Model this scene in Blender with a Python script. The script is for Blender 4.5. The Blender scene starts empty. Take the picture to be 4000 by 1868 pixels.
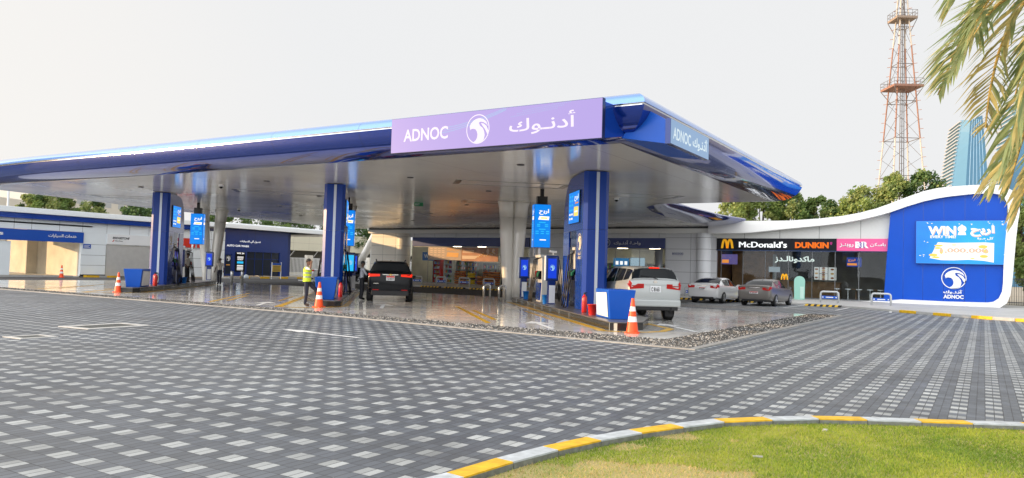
import bpy, math, random
from math import radians as RD, sin, cos, pi, atan2, sqrt
from mathutils import Vector as V, Matrix as M4
random.seed(7)
scene = bpy.context.scene
COL = scene.collection
# ------------------------------------------------------------------ camera, sky, sun, exposure
cam_d = bpy.data.cameras.new("camera"); cam = bpy.data.objects.new("camera", cam_d); COL.objects.link(cam)
cam_d.sensor_width = 36; cam_d.lens = 26.55; cam_d.clip_start = .1; cam_d.clip_end = 3000
fwd = V((-0.52991512, 0.8471032, 0.04007696)); rgt = V((0.84804382, 0.52912858, 0.02906243)); upv = V((-0.00341301, -0.04938764, 0.99877385))
m = M4((( rgt.x, upv.x, -fwd.x, 0), (rgt.y, upv.y, -fwd.y, 0), (rgt.z, upv.z, -fwd.z, 1.6), (0, 0, 0, 1)))
cam.matrix_world = m
scene.camera = cam
SUN_EL = 7.5; SUNV = V((-.82, -.545, 0)).normalized()
world = bpy.data.worlds.new("World"); scene.world = world; world.use_nodes = True
wn = world.node_tree.nodes; wl = world.node_tree.links
bg = wn["Background"]
sky = wn.new("ShaderNodeTexSky"); sky.sky_type = 'NISHITA'; sky.sun_disc = False
sky.sun_elevation = RD(SUN_EL); sky.sun_rotation = atan2(SUNV.x, SUNV.y); sky.dust_density = 3; sky.air_density = 1.0
# pale evening haze: even over most of the dome, with an added bright lobe behind the camera as fill light
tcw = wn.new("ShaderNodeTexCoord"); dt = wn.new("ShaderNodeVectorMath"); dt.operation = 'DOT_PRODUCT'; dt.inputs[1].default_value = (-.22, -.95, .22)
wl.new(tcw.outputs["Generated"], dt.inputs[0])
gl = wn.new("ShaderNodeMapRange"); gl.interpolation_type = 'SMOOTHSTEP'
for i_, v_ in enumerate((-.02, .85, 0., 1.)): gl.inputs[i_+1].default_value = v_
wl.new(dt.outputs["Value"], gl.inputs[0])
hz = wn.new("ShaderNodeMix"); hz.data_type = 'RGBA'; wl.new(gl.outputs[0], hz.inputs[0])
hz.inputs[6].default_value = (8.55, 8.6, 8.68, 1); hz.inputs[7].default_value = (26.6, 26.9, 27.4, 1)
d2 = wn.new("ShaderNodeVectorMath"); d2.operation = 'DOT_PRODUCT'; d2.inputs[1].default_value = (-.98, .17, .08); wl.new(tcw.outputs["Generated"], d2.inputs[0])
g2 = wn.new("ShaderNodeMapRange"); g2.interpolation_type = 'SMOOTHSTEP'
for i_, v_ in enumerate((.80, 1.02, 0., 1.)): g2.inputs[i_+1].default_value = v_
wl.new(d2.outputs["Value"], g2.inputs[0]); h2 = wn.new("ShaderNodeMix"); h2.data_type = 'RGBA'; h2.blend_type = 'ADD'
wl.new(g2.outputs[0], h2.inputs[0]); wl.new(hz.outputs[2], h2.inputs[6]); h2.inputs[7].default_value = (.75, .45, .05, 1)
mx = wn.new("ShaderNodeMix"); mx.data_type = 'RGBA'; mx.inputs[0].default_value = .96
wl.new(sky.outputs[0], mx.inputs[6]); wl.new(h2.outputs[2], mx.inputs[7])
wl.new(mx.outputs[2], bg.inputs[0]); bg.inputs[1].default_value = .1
sd = bpy.data.lights.new("sun", 'SUN'); sd.energy = 5.0; sd.angle = RD(.6); sd.color = (1, .66, .33)
so = bpy.data.objects.new("sun", sd); COL.objects.link(so)
dirv = V((SUNV.x*cos(RD(SUN_EL)), SUNV.y*cos(RD(SUN_EL)), sin(RD(SUN_EL))))
so.rotation_euler = dirv.to_track_quat('Z', 'Y').to_euler(); so.location = (-40, -30, 40)
scene.view_settings.view_transform = 'Standard'; scene.view_settings.look = 'None'
scene.view_settings.exposure = 0.06; scene.view_settings.gamma = 1
scene.cycles.max_bounces = 8; scene.cycles.transparent_max_bounces = 16

# ------------------------------------------------------------------ materials
def lin(c): return tuple(((x/255)/12.92 if x/255 <= .04045 else ((x/255+.055)/1.055)**2.4) for x in c)
MATS = {}
def mat(name, c, rough=.5, metal=0., noise=0., scale=8., bump=0., coat=0., spec=.5, rn=0., stretch=None):
    if name in MATS: return MATS[name]
    mm = bpy.data.materials.new(name); mm.use_nodes = True; nt = mm.node_tree
    b = nt.nodes["Principled BSDF"]
    b.inputs["Base Color"].default_value = (*c, 1); b.inputs["Roughness"].default_value = rough
    b.inputs["Metallic"].default_value = metal; b.inputs["Coat Weight"].default_value = coat; b.inputs["Coat Roughness"].default_value = .03
    b.inputs["Specular IOR Level"].default_value = spec
    if noise or bump or rn:
        tc = nt.nodes.new("ShaderNodeNewGeometry"); nz = nt.nodes.new("ShaderNodeTexNoise")
        nz.inputs["Scale"].default_value = scale; nz.inputs["Detail"].default_value = 6
        if stretch:
            mp = nt.nodes.new("ShaderNodeMapping"); mp.inputs["Scale"].default_value = stretch
            nt.links.new(tc.outputs["Position"], mp.inputs[0]); nt.links.new(mp.outputs[0], nz.inputs["Vector"])
        else: nt.links.new(tc.outputs["Position"], nz.inputs["Vector"])
        if noise:
            mr = nt.nodes.new("ShaderNodeMapRange"); mr.inputs[1].default_value = .25; mr.inputs[2].default_value = .75
            mr.inputs[3].default_value = 1-noise; mr.inputs[4].default_value = 1+noise
            nt.links.new(nz.outputs["Fac"], mr.inputs[0])
            mu = nt.nodes.new("ShaderNodeMix"); mu.data_type = 'RGBA'; mu.blend_type = 'MULTIPLY'; mu.inputs[0].default_value = 1
            mu.inputs[6].default_value = (*c, 1); nt.links.new(mr.outputs[0], mu.inputs[7]); nt.links.new(mu.outputs[2], b.inputs["Base Color"])
        if rn:
            m2 = nt.nodes.new("ShaderNodeMapRange"); m2.inputs[1].default_value = .3; m2.inputs[2].default_value = .7
            m2.inputs[3].default_value = max(.01, rough-rn); m2.inputs[4].default_value = rough+rn
            nt.links.new(nz.outputs["Fac"], m2.inputs[0]); nt.links.new(m2.outputs[0], b.inputs["Roughness"])
        if bump:
            bp = nt.nodes.new("ShaderNodeBump"); bp.inputs["Strength"].default_value = bump; bp.inputs["Distance"].default_value = .05
            nt.links.new(nz.outputs["Fac"], bp.inputs["Height"]); nt.links.new(bp.outputs[0], b.inputs["Normal"])
    MATS[name] = mm; return mm
def emit(name, c, s=1., base=None):
    if name in MATS: return MATS[name]
    mm = mat(name, base or tuple(x*.04 for x in c), .3, spec=.2)
    b = mm.node_tree.nodes["Principled BSDF"]; b.inputs["Emission Color"].default_value = (*c, 1); b.inputs["Emission Strength"].default_value = s
    return mm
def glass(name, tint, fac=.12, clear=(.85, .9, .9)):
    mm = bpy.data.materials.new(name); mm.use_nodes = True; nt = mm.node_tree; nt.nodes.clear()
    o = nt.nodes.new("ShaderNodeOutputMaterial"); t = nt.nodes.new("ShaderNodeBsdfTransparent"); g = nt.nodes.new("ShaderNodeBsdfGlossy")
    t.inputs[0].default_value = (*clear, 1); g.inputs[0].default_value = (*tint, 1); g.inputs[1].default_value = .02
    f = nt.nodes.new("ShaderNodeFresnel"); f.inputs[0].default_value = 1.5
    a = nt.nodes.new("ShaderNodeMath"); a.operation = 'ADD'; a.inputs[1].default_value = fac
    mixs = nt.nodes.new("ShaderNodeMixShader")
    f.inputs[0].default_value = 1.28
    nt.links.new(f.outputs[0], a.inputs[0]); nt.links.new(a.outputs[0], mixs.inputs[0]); nt.links.new(t.outputs[0], mixs.inputs[1]); nt.links.new(g.outputs[0], mixs.inputs[2]); nt.links.new(mixs.outputs[0], o.inputs[0])
    MATS[name] = mm; return mm

blue = mat("blue_panel", (.006, .055, .36), .16, .25, coat=.35, noise=.06, scale=.6)
blue_dark = mat("dark_blue_panel", (.006, .03, .19), .25, .2, coat=.5, noise=.06, scale=.7)
blue_flat = mat("blue_sheet", (.008, .095, .50), .35, 0, noise=.05, scale=1.2, spec=.35)
fascia_m = mat("fascia_blue_metal", (.008, .042, .31), .11, .6, coat=1., bump=.02, scale=.8)
fascia_top = mat("fascia_upper_blue", (.13, .30, .74), .12, .35, coat=1., bump=.02, scale=.8)
def add_joints(mm, pitch, off, dark=.35):   # JOINTS between cladding sheets
    nt = mm.node_tree; b = nt.nodes["Principled BSDF"]; g = nt.nodes.new("ShaderNodeNewGeometry"); sp_ = nt.nodes.new("ShaderNodeSeparateXYZ"); nt.links.new(g.outputs["Position"], sp_.inputs[0]); outs = []
    for ax in (0, 1):
        a = nt.nodes.new("ShaderNodeMath"); a.operation = 'ADD'; a.inputs[1].default_value = off[ax]; nt.links.new(sp_.outputs[ax], a.inputs[0])
        p = nt.nodes.new("ShaderNodeMath"); p.operation = 'PINGPONG'; p.inputs[1].default_value = pitch/2; nt.links.new(a.outputs[0], p.inputs[0])
        q = nt.nodes.new("ShaderNodeMath"); q.operation = 'LESS_THAN'; q.inputs[1].default_value = .011; nt.links.new(p.outputs[0], q.inputs[0]); outs.append(q.outputs[0])
    m_ = nt.nodes.new("ShaderNodeMath"); m_.operation = 'MAXIMUM'; nt.links.new(outs[0], m_.inputs[0]); nt.links.new(outs[1], m_.inputs[1])
    x = nt.nodes.new("ShaderNodeMix"); x.data_type = 'RGBA'; c = tuple(b.inputs["Base Color"].default_value); x.inputs[6].default_value = c; x.inputs[7].default_value = tuple(v*dark for v in c[:3])+(1,)
    nt.links.new(m_.outputs[0], x.inputs[0]); nt.links.new(x.outputs[2], b.inputs["Base Color"])
add_joints(fascia_m, 4.2, (0.6, 1.35)); add_joints(fascia_top, 4.2, (0.6, 1.35))
steel = mat("steel", (.55, .56, .57), .25, .9, noise=.08, scale=5)
chrome = mat("chrome", (.8, .8, .8), .08, 1)
white_p = mat("white_panel", (.80, .82, .84), .38, 0, noise=.035, scale=.9)
cream_p = mat("cream_panel", (.74, .71, .64), .45, 0, noise=.05, scale=.6)
grey_p = mat("grey_panel", (.58, .59, .61), .33, .1, noise=.05, scale=.6)
roofw = mat("white_roof_shell", (.80, .80, .78), .3, 0, noise=.03, scale=.5)
seam_m = mat("dark_seam", (.03, .035, .045), .6)
black = mat("black_rubber", (.012, .012, .014), .55, noise=.2, scale=20)
black_gl = mat("black_gloss", (.008, .009, .011), .14, 0, spec=.25)
white_paint = mat("white_paint", (.74, .75, .74), .5, noise=.12, scale=6)
white_lit = emit("white_letters", (.8, .83, .86), .55, (.8, .8, .8))
white_sign = mat("white_lettering", (.82, .83, .84), .45)
yellow_paint = mat("yellow_paint", (.72, .43, .012), .55, noise=.28, scale=9, bump=.1)
column_m = mat("column_enamel", (.76, .74, .69), .3, .1, coat=.4, noise=.03, scale=1.)
skin_m = mat("skin_brown", (.23, .115, .065), .5)
skin_d = mat("skin_dark", (.10, .05, .03), .5)
hair_m = mat("hair_black", (.012, .010, .009), .6)
trouser = mat("navy_trousers", (.014, .018, .035), .8, noise=.25, scale=25)
shirt_g = mat("grey_shirt", (.40, .42, .47), .8, noise=.12, scale=20)
shirt_b = mat("beige_shirt", (.55, .50, .44), .8, noise=.12, scale=20)
vest_m = mat("hi_vis_yellow", (.62, .80, .03), .6, noise=.08, scale=20)
shoe = mat("brown_shoe", (.06, .035, .02), .6)
orange = mat("cone_orange", (.86, .085, .012), .45, noise=.08, scale=12)
red_m = mat("red_enamel", (.62, .02, .015), .25, coat=.4)
blue_plastic = mat("blue_plastic", (.01, .16, .55), .4)
tyre_m = mat("tyre", (.018, .018, .019), .75, noise=.2, scale=20)
car_glass = mat("car_glass", (.012, .015, .018), .05, 0, spec=.28)
tail_red = emit("tail_red", (.42, .006, .004), .30, (.30, .006, .005))
tail_lit = emit("tail_lit", (1., .035, .006), 1.0, (.3, .005, .004))
scr_blue = emit("screen_blue", (.004, .24, .86), 1.0)
scr_deep = emit("screen_deep_blue", (.01, .06, .75), .9)
scr_vio = emit("screen_violet", (.20, .19, .78), .9)
scr_cyan = emit("screen_cyan", (.03, .52, .95), 1.0)
scr_white = emit("screen_white", (1., .97, .95), 1.15)
scr_yel = emit("screen_yellow", (1., .72, .14), 1.05)
scr_or = emit("screen_orange", (.95, .33, .06), .9)
led_lav = emit("led_lavender", (.43, .34, .73), 1.0)
led_pink = emit("led_pale_pink", (.88, .80, .93), 1.0)
led_cyan = emit("led_pale_cyan", (.40, .74, .98), .8)
lamp_warm = emit("lamp_warm", (1., .78, .45), 6)
lamp_white = emit("lamp_white", (1., .93, .8), 5)
glass_sh = glass("shop_glass", (.9, .95, 1.), .012)
glass_tow = mat("tower_glass", (.115, .255, .38), .25, 0, spec=.2, noise=.14, scale=.03, stretch=(1, 1, .15))

# ------------------------------------------------------------------ mesh builder
class MB:
    def __init__(s): s.v = []; s.f = []; s.mi = []; s.T = None
    def add(s, vs, fs, mi=0):
        o = len(s.v); s.v += [tuple(s.T @ V(p)) if s.T else tuple(p) for p in vs]
        for f in fs: s.f.append([i+o for i in f]); s.mi.append(mi)
        return s
    def poly(s, pts, mi=0): return s.add(pts, [list(range(len(pts)))], mi)
    def box(s, c, d, rz=0, mi=0):
        x, y, z = d[0]/2, d[1]/2, d[2]/2; ca, sa = cos(rz), sin(rz); vs = []
        for k in (-z, z):
            for (a, b) in ((-x, -y), (x, -y), (x, y), (-x, y)): vs.append((c[0]+a*ca-b*sa, c[1]+a*sa+b*ca, c[2]+k))
        return s.add(vs, [(3, 2, 1, 0), (4, 5, 6, 7), (0, 1, 5, 4), (1, 2, 6, 5), (2, 3, 7, 6), (3, 0, 4, 7)], mi)
    def ex(s, pts, vec, mi=0, side=None):
        n = len(pts); vec = V(vec); a = [V(p) for p in pts]; b = [p+vec for p in a]
        nn = V((0, 0, 0))
        for i in range(n): nn += a[i].cross(a[(i+1) % n])
        fl = nn.dot(vec) > 0
        c0 = list(range(n)); c1 = list(range(n, 2*n))
        c0 = c0[::-1] if fl else c0; c1 = c1 if fl else c1[::-1]
        o = len(s.v); s.add(a+b, [c0, c1], mi)
        for i in range(n):
            j = (i+1) % n; q = [o+i, o+j, o+n+j, o+n+i]
            s.f.append(q if fl else q[::-1]); s.mi.append(mi if side is None else side)
        return s
    def prism(s, p2, z0, z1, mi=0, side=None): return s.ex([(x, y, z0) for x, y in p2], (0, 0, z1-z0), mi, side)
    def loft(s, rings, mi=0, cap=True, closed=True):
        n = len(rings[0]); fs = []
        for i in range(len(rings)-1):
            for j in range(n if closed else n-1):
                k = (j+1) % n; fs.append((i*n+j, i*n+k, (i+1)*n+k, (i+1)*n+j))
        if cap: fs += [tuple(range(n-1, -1, -1)), tuple(range((len(rings)-1)*n, len(rings)*n))]
        return s.add([p for r in rings for p in r], fs, mi)
    def tube(s, pts, r, n=8, mi=0, cap=True):
        pts = [V(p) for p in pts]; rings = []; N = None
        for i, p in enumerate(pts):
            t = (pts[min(i+1, len(pts)-1)]-pts[max(i-1, 0)]).normalized()
            if N is None: N = t.orthogonal().normalized()
            N = (N-t*N.dot(t)); N = N.normalized() if N.length > 1e-6 else t.orthogonal().normalized()
            B = t.cross(N); rr = r[i] if isinstance(r, (list, tuple)) else r
            rings.append([p+(N*cos(2*pi*k/n)+B*sin(2*pi*k/n))*rr for k in range(n)])
        return s.loft(rings, mi, cap)
    def lathe(s, prof, c=(0, 0, 0), n=16, mi=0, ax='z', cap=True):
        rings = []
        for r, h in prof:
            rg = []
            for k in range(n):
                a = 2*pi*k/n
                if ax == 'z': rg.append((c[0]+r*cos(a), c[1]+r*sin(a), c[2]+h))
                else: rg.append((c[0]+h, c[1]+r*cos(a), c[2]+r*sin(a)))
            rings.append(rg)
        return s.loft(rings, mi, cap)
    def build(s, name, mats, parent=None, smooth=False, bevel=0):
        me = bpy.data.meshes.new(name); me.from_pydata(s.v, [], s.f)
        for q in (mats if isinstance(mats, (list, tuple)) else [mats]): me.materials.append(q)
        me.polygons.foreach_set("material_index", s.mi)
        if smooth: me.polygons.foreach_set("use_smooth", [True]*len(me.polygons))
        me.update()
        return link(me, name, parent, bevel, smooth)
def link(me, name, parent=None, bevel=0, smooth=False):
    o = bpy.data.objects.new(name, me); COL.objects.link(o)
    if parent: o.parent = parent
    if bevel:
        b = o.modifiers.new("bevel", 'BEVEL'); b.width = bevel; b.segments = 2; b.limit_method = 'ANGLE'
    return o
def smooth_ang(o, deg=40):
    me = o.data; me.polygons.foreach_set("use_smooth", [True]*len(me.polygons))
    me.set_sharp_from_angle(angle=RD(deg)); return o
def tag(o, label, cat, group=None):
    o["label"] = label; o["category"] = cat
    if group: o["group"] = group
    return o
def thing(name, label, cat, loc=(0, 0, 0), rz=0, group=None):
    o = bpy.data.objects.new(name, None); o.empty_display_size = .2; COL.objects.link(o); o.location = loc; o.rotation_euler = (0, 0, rz)
    return tag(o, label, cat, group)
def struct(o): o["kind"] = "structure"; return o
def stuff(o): o["kind"] = "stuff"; return o
def dup(root, loc, rz=None, label=None):
    r = root.copy(); COL.objects.link(r); r.location = loc
    if rz is not None: r.rotation_euler = (0, 0, rz)
    if label: r["label"] = label
    for ch in list(root.children):
        c = ch.copy(); COL.objects.link(c); c.parent = r
        for g in list(ch.children):
            d = g.copy(); COL.objects.link(d); d.parent = c
    return r
# ------------------------------------------------------------------ lettering (Arabic joined by hand, stored right to left)
AR = {'ا': (0xFE8D, 0xFE8E), 'أ': (0xFE83, 0xFE84), 'آ': (0xFE81, 0xFE82), 'ب': (0xFE8F, 0xFE90, 0xFE91, 0xFE92), 'ة': (0xFE93, 0xFE94),
      'ت': (0xFE95, 0xFE96, 0xFE97, 0xFE98), 'ح': (0xFEA1, 0xFEA2, 0xFEA3, 0xFEA4), 'خ': (0xFEA5, 0xFEA6, 0xFEA7, 0xFEA8), 'د': (0xFEA9, 0xFEAA),
      'ر': (0xFEAD, 0xFEAE), 'ز': (0xFEAF, 0xFEB0), 'س': (0xFEB1, 0xFEB2, 0xFEB3, 0xFEB4), 'غ': (0xFECD, 0xFECE, 0xFECF, 0xFED0),
      'ك': (0xFED9, 0xFEDA, 0xFEDB, 0xFEDC), 'ل': (0xFEDD, 0xFEDE, 0xFEDF, 0xFEE0), 'م': (0xFEE1, 0xFEE2, 0xFEE3, 0xFEE4), 'ن': (0xFEE5, 0xFEE6, 0xFEE7, 0xFEE8),
      'و': (0xFEED, 0xFEEE), 'ي': (0xFEF1, 0xFEF2, 0xFEF3, 0xFEF4), 'ـ': (0x640,)*4}
def arab(t):
    out = []
    for i, c in enumerate(t):
        if c not in AR: out.append(c); continue
        pv = i > 0 and t[i-1] in AR and len(AR[t[i-1]]) == 4
        nx = len(AR[c]) == 4 and i+1 < len(t) and t[i+1] in AR
        out.append(chr(AR[c][3 if pv and nx else 2 if nx else 1 if pv else 0]))
    return ''.join(reversed(out))
TXT = {}
def text_mesh(body, bold=.02, depth=.0):
    k = (body, bold)
    if k in TXT: return TXT[k]
    c = bpy.data.curves.new("t", 'FONT'); c.body = body; c.offset = bold; c.resolution_u = 3
    o = bpy.data.objects.new("t", c); COL.objects.link(o); dg = bpy.context.evaluated_depsgraph_get()
    me = bpy.data.meshes.new_from_object(o.evaluated_get(dg))
    d = ([tuple(v.co) for v in me.vertices], [list(p.vertices) for p in me.polygons])
    bpy.data.objects.remove(o); bpy.data.curves.remove(c); bpy.data.meshes.remove(me)
    xs = [p[0] for p in d[0]]; ys = [p[1] for p in d[0]]
    TXT[k] = (d[0], d[1], min(xs), max(xs), min(ys), max(ys)); return TXT[k]
class Fr:   # a wall frame: origin, direction to the right, outward normal
    def __init__(s, o, x, n, up=(0, 0, 1)): s.o = V(o); s.x = V(x); s.n = V(n); s.u = V(up)
    def __call__(s, a, z, d=0.): return tuple(s.o+s.x*a+s.u*z+s.n*d)
def text(mb, body, fr, x0, x1, z0, z1, d=.03, mi=0, bold=.02, thick=.0, slant=0.):
    vs, fs, a, b, c, e = text_mesh(body, bold)
    sx = (x1-x0)/(b-a); sz = (z1-z0)/(e-c)
    P = [fr(x0+(p[0]-a)*sx+slant*(p[1]-c)*sz, z0+(p[1]-c)*sz, d) for p in vs]
    mb.add(P, fs, mi)
    if thick:
        ed = {}
        for f in fs:
            for i in range(len(f)):
                q = (f[i], f[(i+1) % len(f)]); ed[q] = 1
        o = len(mb.v); Q = [fr(x0+(p[0]-a)*sx+slant*(p[1]-c)*sz, z0+(p[1]-c)*sz, d-thick) for p in vs]
        mb.add(P+Q, [], mi); n = len(vs)
        for (i, j) in ed:
            if (j, i) not in ed: mb.f.append([o+j, o+i, o+n+i, o+n+j]); mb.mi.append(mi)
    return mb
FALC = [(458,738),(475,712),(505,690),(545,674),(590,668),(640,678),(685,703),(716,752),(688,728),(650,710),(610,702),(585,710),(600,738),(640,762),(662,795),(670,830),(662,862),(640,888),(600,902),(560,902),(518,888),(548,872),(566,848),(570,818),(560,790),(538,768),(505,762),(480,765),(470,775),(462,755)]
FALC2 = [(612,716),(650,722),(690,745),(712,780),(728,800),(722,820),(715,838),(700,815),(672,775),(640,745)]
def falcon(mb, fr, cx, cz, r, rx=None, d=.03, mi=0, ring=True):
    rx = rx or r
    for P in (FALC, FALC2): mb.poly([fr(cx+(x-573)/160*rx, cz-(y-769)/137*r, d) for x, y in P][::-1], mi)
    if ring:
        n = 40
        for k in range(n):
            a, b = 2*pi*k/n, 2*pi*(k+1)/n
            mb.poly([fr(cx+cos(a)*rx*.93, cz+sin(a)*r*.93, d), fr(cx+cos(a)*rx, cz+sin(a)*r, d), fr(cx+cos(b)*rx, cz+sin(b)*r, d), fr(cx+cos(b)*rx*.93, cz+sin(b)*r*.93, d)], mi)
    return mb
def rect(mb, fr, x0, x1, z0, z1, d, mi=0): return mb.poly([fr(x0, z0, d), fr(x1, z0, d), fr(x1, z1, d), fr(x0, z1, d)], mi)
def slab(mb, fr, x0, x1, z0, z1, d0, d1, mi=0):
    return mb.ex([fr(x0, z0, d0), fr(x1, z0, d0), fr(x1, z1, d0), fr(x0, z1, d0)], fr.n*(d1-d0), mi)
def poster(mb, fr, x0, x1, z0, z1, d, tall=True):
    """blue advertising picture: headline, gold note, rows of small pictograms (materials 0 blue 1 white 2 yellow 3 orange 4 cyan)"""
    w = x1-x0; h = z1-z0
    rect(mb, fr, x0, x1, z0, z1, d, 0)
    X = lambda a: x0+w*a
    Z = lambda a: z0+h*a
    e = .004
    if tall:
        text(mb, arab('اربح'), fr, X(.28), X(.90), Z(.76), Z(.90), d+e, 1, .03)
        mb.poly([fr(X(.22), Z(.645), d+e), fr(X(.9), Z(.64), d+e), fr(X(.93), Z(.725), d+e), fr(X(.3), Z(.73), d+e)], 1)
        rect(mb, fr, X(.4), X(.8), Z(.67), Z(.70), d+2*e, 2)
        for r, n in ((.57, 1), (.52, 2), (.48, 2), (.41, 1), (.36, 3), (.31, 3)):
            for k in range(n): rect(mb, fr, X((k+.5)/n-.13*(2 if n == 1 else 1)+.04), X((k+.5)/n+.09*(2 if n == 1 else 1)+.02), Z(r), Z(r+.022), d+e, 4)
        rect(mb, fr, X(.35), X(.75), Z(.16), Z(.185), d+e, 1)
    else:
        text(mb, arab('اربح'), fr, X(.55), X(.93), Z(.68), Z(.9), d+e, 1, .03)
        rect(mb, fr, X(.62), X(.92), Z(.60), Z(.65), d+e, 3)
        mb.poly([fr(X(.5), Z(.22), d+e), fr(X(.93), Z(.2), d+e), fr(X(.95), Z(.5), d+e), fr(X(.53), Z(.52), d+e)], 2)
        rect(mb, fr, X(.6), X(.86), Z(.33), Z(.38), d+2*e, 1)
        for r in (.84, .7, .56, .4, .26, .12):
            for k in range(2): rect(mb, fr, X(.08+.2*k), X(.2+.2*k), Z(r), Z(r+.06), d+e, 4 if r > .3 else 1)
POST = [scr_blue, scr_white, scr_yel, scr_or, scr_cyan]
# ------------------------------------------------------------------ ground
class NT:
    def __init__(s, name, rough=.7):
        s.m = bpy.data.materials.new(name); s.m.use_nodes = True; s.t = s.m.node_tree; s.b = s.t.nodes["Principled BSDF"]; s.b.inputs["Roughness"].default_value = rough
        s.p = s.t.nodes.new("ShaderNodeNewGeometry").outputs["Position"]
    def math(s, op, a, b=None, c=None):
        n = s.t.nodes.new("ShaderNodeMath"); n.operation = op
        for i, q in enumerate((a, b, c)):
            if q is None: continue
            if isinstance(q, (int, float)): n.inputs[i].default_value = q
            else: s.t.links.new(q, n.inputs[i])
        return n.outputs[0]
    def noise(s, sc, det=5, vec=None):
        n = s.t.nodes.new("ShaderNodeTexNoise"); n.inputs["Scale"].default_value = sc; n.inputs["Detail"].default_value = det
        s.t.links.new(vec or s.p, n.inputs["Vector"]); return n.outputs["Fac"]
    def mix(s, f, a, b, bl='MIX'):
        n = s.t.nodes.new("ShaderNodeMix"); n.data_type = 'RGBA'; n.blend_type = bl
        for i, q in ((0, f), (6, a), (7, b)):
            if isinstance(q, (int, float)): n.inputs[i].default_value = q
            elif isinstance(q, tuple): n.inputs[i].default_value = (*q, 1)
            else: s.t.links.new(q, n.inputs[i])
        return n.outputs[2]
    def rng(s, f, a, b, c, d):
        n = s.t.nodes.new("ShaderNodeMapRange")
        for i, q in enumerate((a, b, c, d)): n.inputs[i+1].default_value = q
        s.t.links.new(f, n.inputs[0]); return n.outputs[0]
    def sep(s, p=None):
        n = s.t.nodes.new("ShaderNodeSeparateXYZ"); s.t.links.new(p or s.p, n.inputs[0]); return n.outputs
    def bump(s, h, st=.3, d=.02):
        n = s.t.nodes.new("ShaderNodeBump"); n.inputs["Strength"].default_value = st; n.inputs["Distance"].default_value = d
        s.t.links.new(h, n.inputs["Height"]); s.t.links.new(n.outputs[0], s.b.inputs["Normal"])
    def col(s, c): s.t.links.new(c, s.b.inputs["Base Color"]); return s.m
    def rough(s, c): s.t.links.new(c, s.b.inputs["Roughness"])
def paver_mat():
    k = NT("block_paving", .62); xyz = k.sep(); P = .378; Hf = P/2; Q = P/4
    x = k.math('ADD', xyz[0], 378*P+3.665+Q); y = k.math('ADD', xyz[1], 378*P-5.6+Q)
    fx = k.math('MODULO', x, P); fy = k.math('MODULO', y, P)
    light = k.math('MULTIPLY', k.math('LESS_THAN', fx, Hf), k.math('LESS_THAN', fy, Hf))
    bx = k.math('FLOOR', k.math('DIVIDE', x, Q)); by = k.math('FLOOR', k.math('DIVIDE', y, Hf))
    cb = k.t.nodes.new("ShaderNodeCombineXYZ"); k.t.links.new(bx, cb.inputs[0]); k.t.links.new(by, cb.inputs[1])
    w = k.t.nodes.new("ShaderNodeTexWhiteNoise"); w.noise_dimensions = '2D'; k.t.links.new(cb.outputs[0], w.inputs["Vector"])
    var = k.rng(w.outputs["Value"], 0, 1, .78, 1.2)
    gx = k.math('PINGPONG', x, Q/2); gy = k.math('PINGPONG', y, Hf/2)       # distance to the joints
    joint = k.math('MAXIMUM', k.math('LESS_THAN', gx, .0042), k.math('LESS_THAN', gy, .0035))
    dirt = k.rng(k.noise(.55, 8), .3, .7, .74, 1.20); sp = k.rng(k.noise(90, 3), .25, .75, .86, 1.14)
    c = k.mix(light, (.092, .106, .126), (.375, .40, .405))
    c = k.mix(1, c, var, 'MULTIPLY'); c = k.mix(1, c, dirt, 'MULTIPLY'); c = k.mix(1, c, sp, 'MULTIPLY')
    st = k.rng(k.noise(1.7, 6), .60, .72, 0, .30); c = k.mix(st, c, (.16, .165, .17))
    mp = k.t.nodes.new("ShaderNodeMapping"); mp.inputs["Rotation"].default_value = (0, 0, .06); mp.inputs["Scale"].default_value = (.05, 1.3, 1); k.t.links.new(k.p, mp.inputs[0])
    c = k.mix(k.rng(k.noise(1.0, 5, mp.outputs[0]), .54, .66, 0, .34), c, (.052, .055, .06))
    c = k.mix(k.rng(k.noise(.9, 2), .70, .74, 0, .45), c, (.05, .05, .052)); c = k.mix(k.rng(k.noise(.23, 4), .35, .65, .0, .22), c, (.24, .25, .25))
    c = k.mix(joint, c, (.035, .037, .04))
    k.bump(k.math('ADD', k.math('MULTIPLY', joint, -1.0), k.math('MULTIPLY', k.noise(160, 3), .35)), .35, .006)
    k.rough(k.rng(k.noise(2.2, 5), .3, .7, .42, .7)); return k.col(c)
def floor_mat():
    k = NT("polished_concrete", .2)
    c = k.mix(k.rng(k.noise(.35, 7), .3, .7, 0, 1), (.62, .61, .58), (.74, .72, .675))
    mp = k.t.nodes.new("ShaderNodeMapping"); mp.inputs["Rotation"].default_value = (0, 0, .85); mp.inputs["Scale"].default_value = (3, .25, 1); k.t.links.new(k.p, mp.inputs[0])
    st = k.noise(1.1, 6, mp.outputs[0]); c = k.mix(k.rng(st, .5, .72, 0, .4), c, (.36, .35, .33))
    xyz = k.sep(); gx = k.math('PINGPONG', xyz[0], 2.6); gy = k.math('PINGPONG', xyz[1], 2.6)
    j = k.math('MAXIMUM', k.math('LESS_THAN', gx, .009), k.math('LESS_THAN', gy, .009)); c = k.mix(j, c, (.10, .10, .095))
    k.rough(k.rng(k.noise(.9, 6), .3, .7, .05, .15)); k.bump(k.noise(1.6, 3), .05, .02); k.b.inputs["Specular IOR Level"].default_value = .6
    return k.col(c)
def simple(name, a, b, sc, rough, bs=60, bst=.4, det=6):
    k = NT(name, rough); k.bump(k.noise(bs, 3), bst, .01); c = k.mix(k.rng(k.noise(sc, det), .3, .7, 0, 1), a, b)
    return k.col(k.mix(1, c, k.rng(k.noise(bs*1.5, 2), .2, .8, .75, 1.25), 'MULTIPLY'))
pav = paver_mat(); conc = floor_mat()
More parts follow.
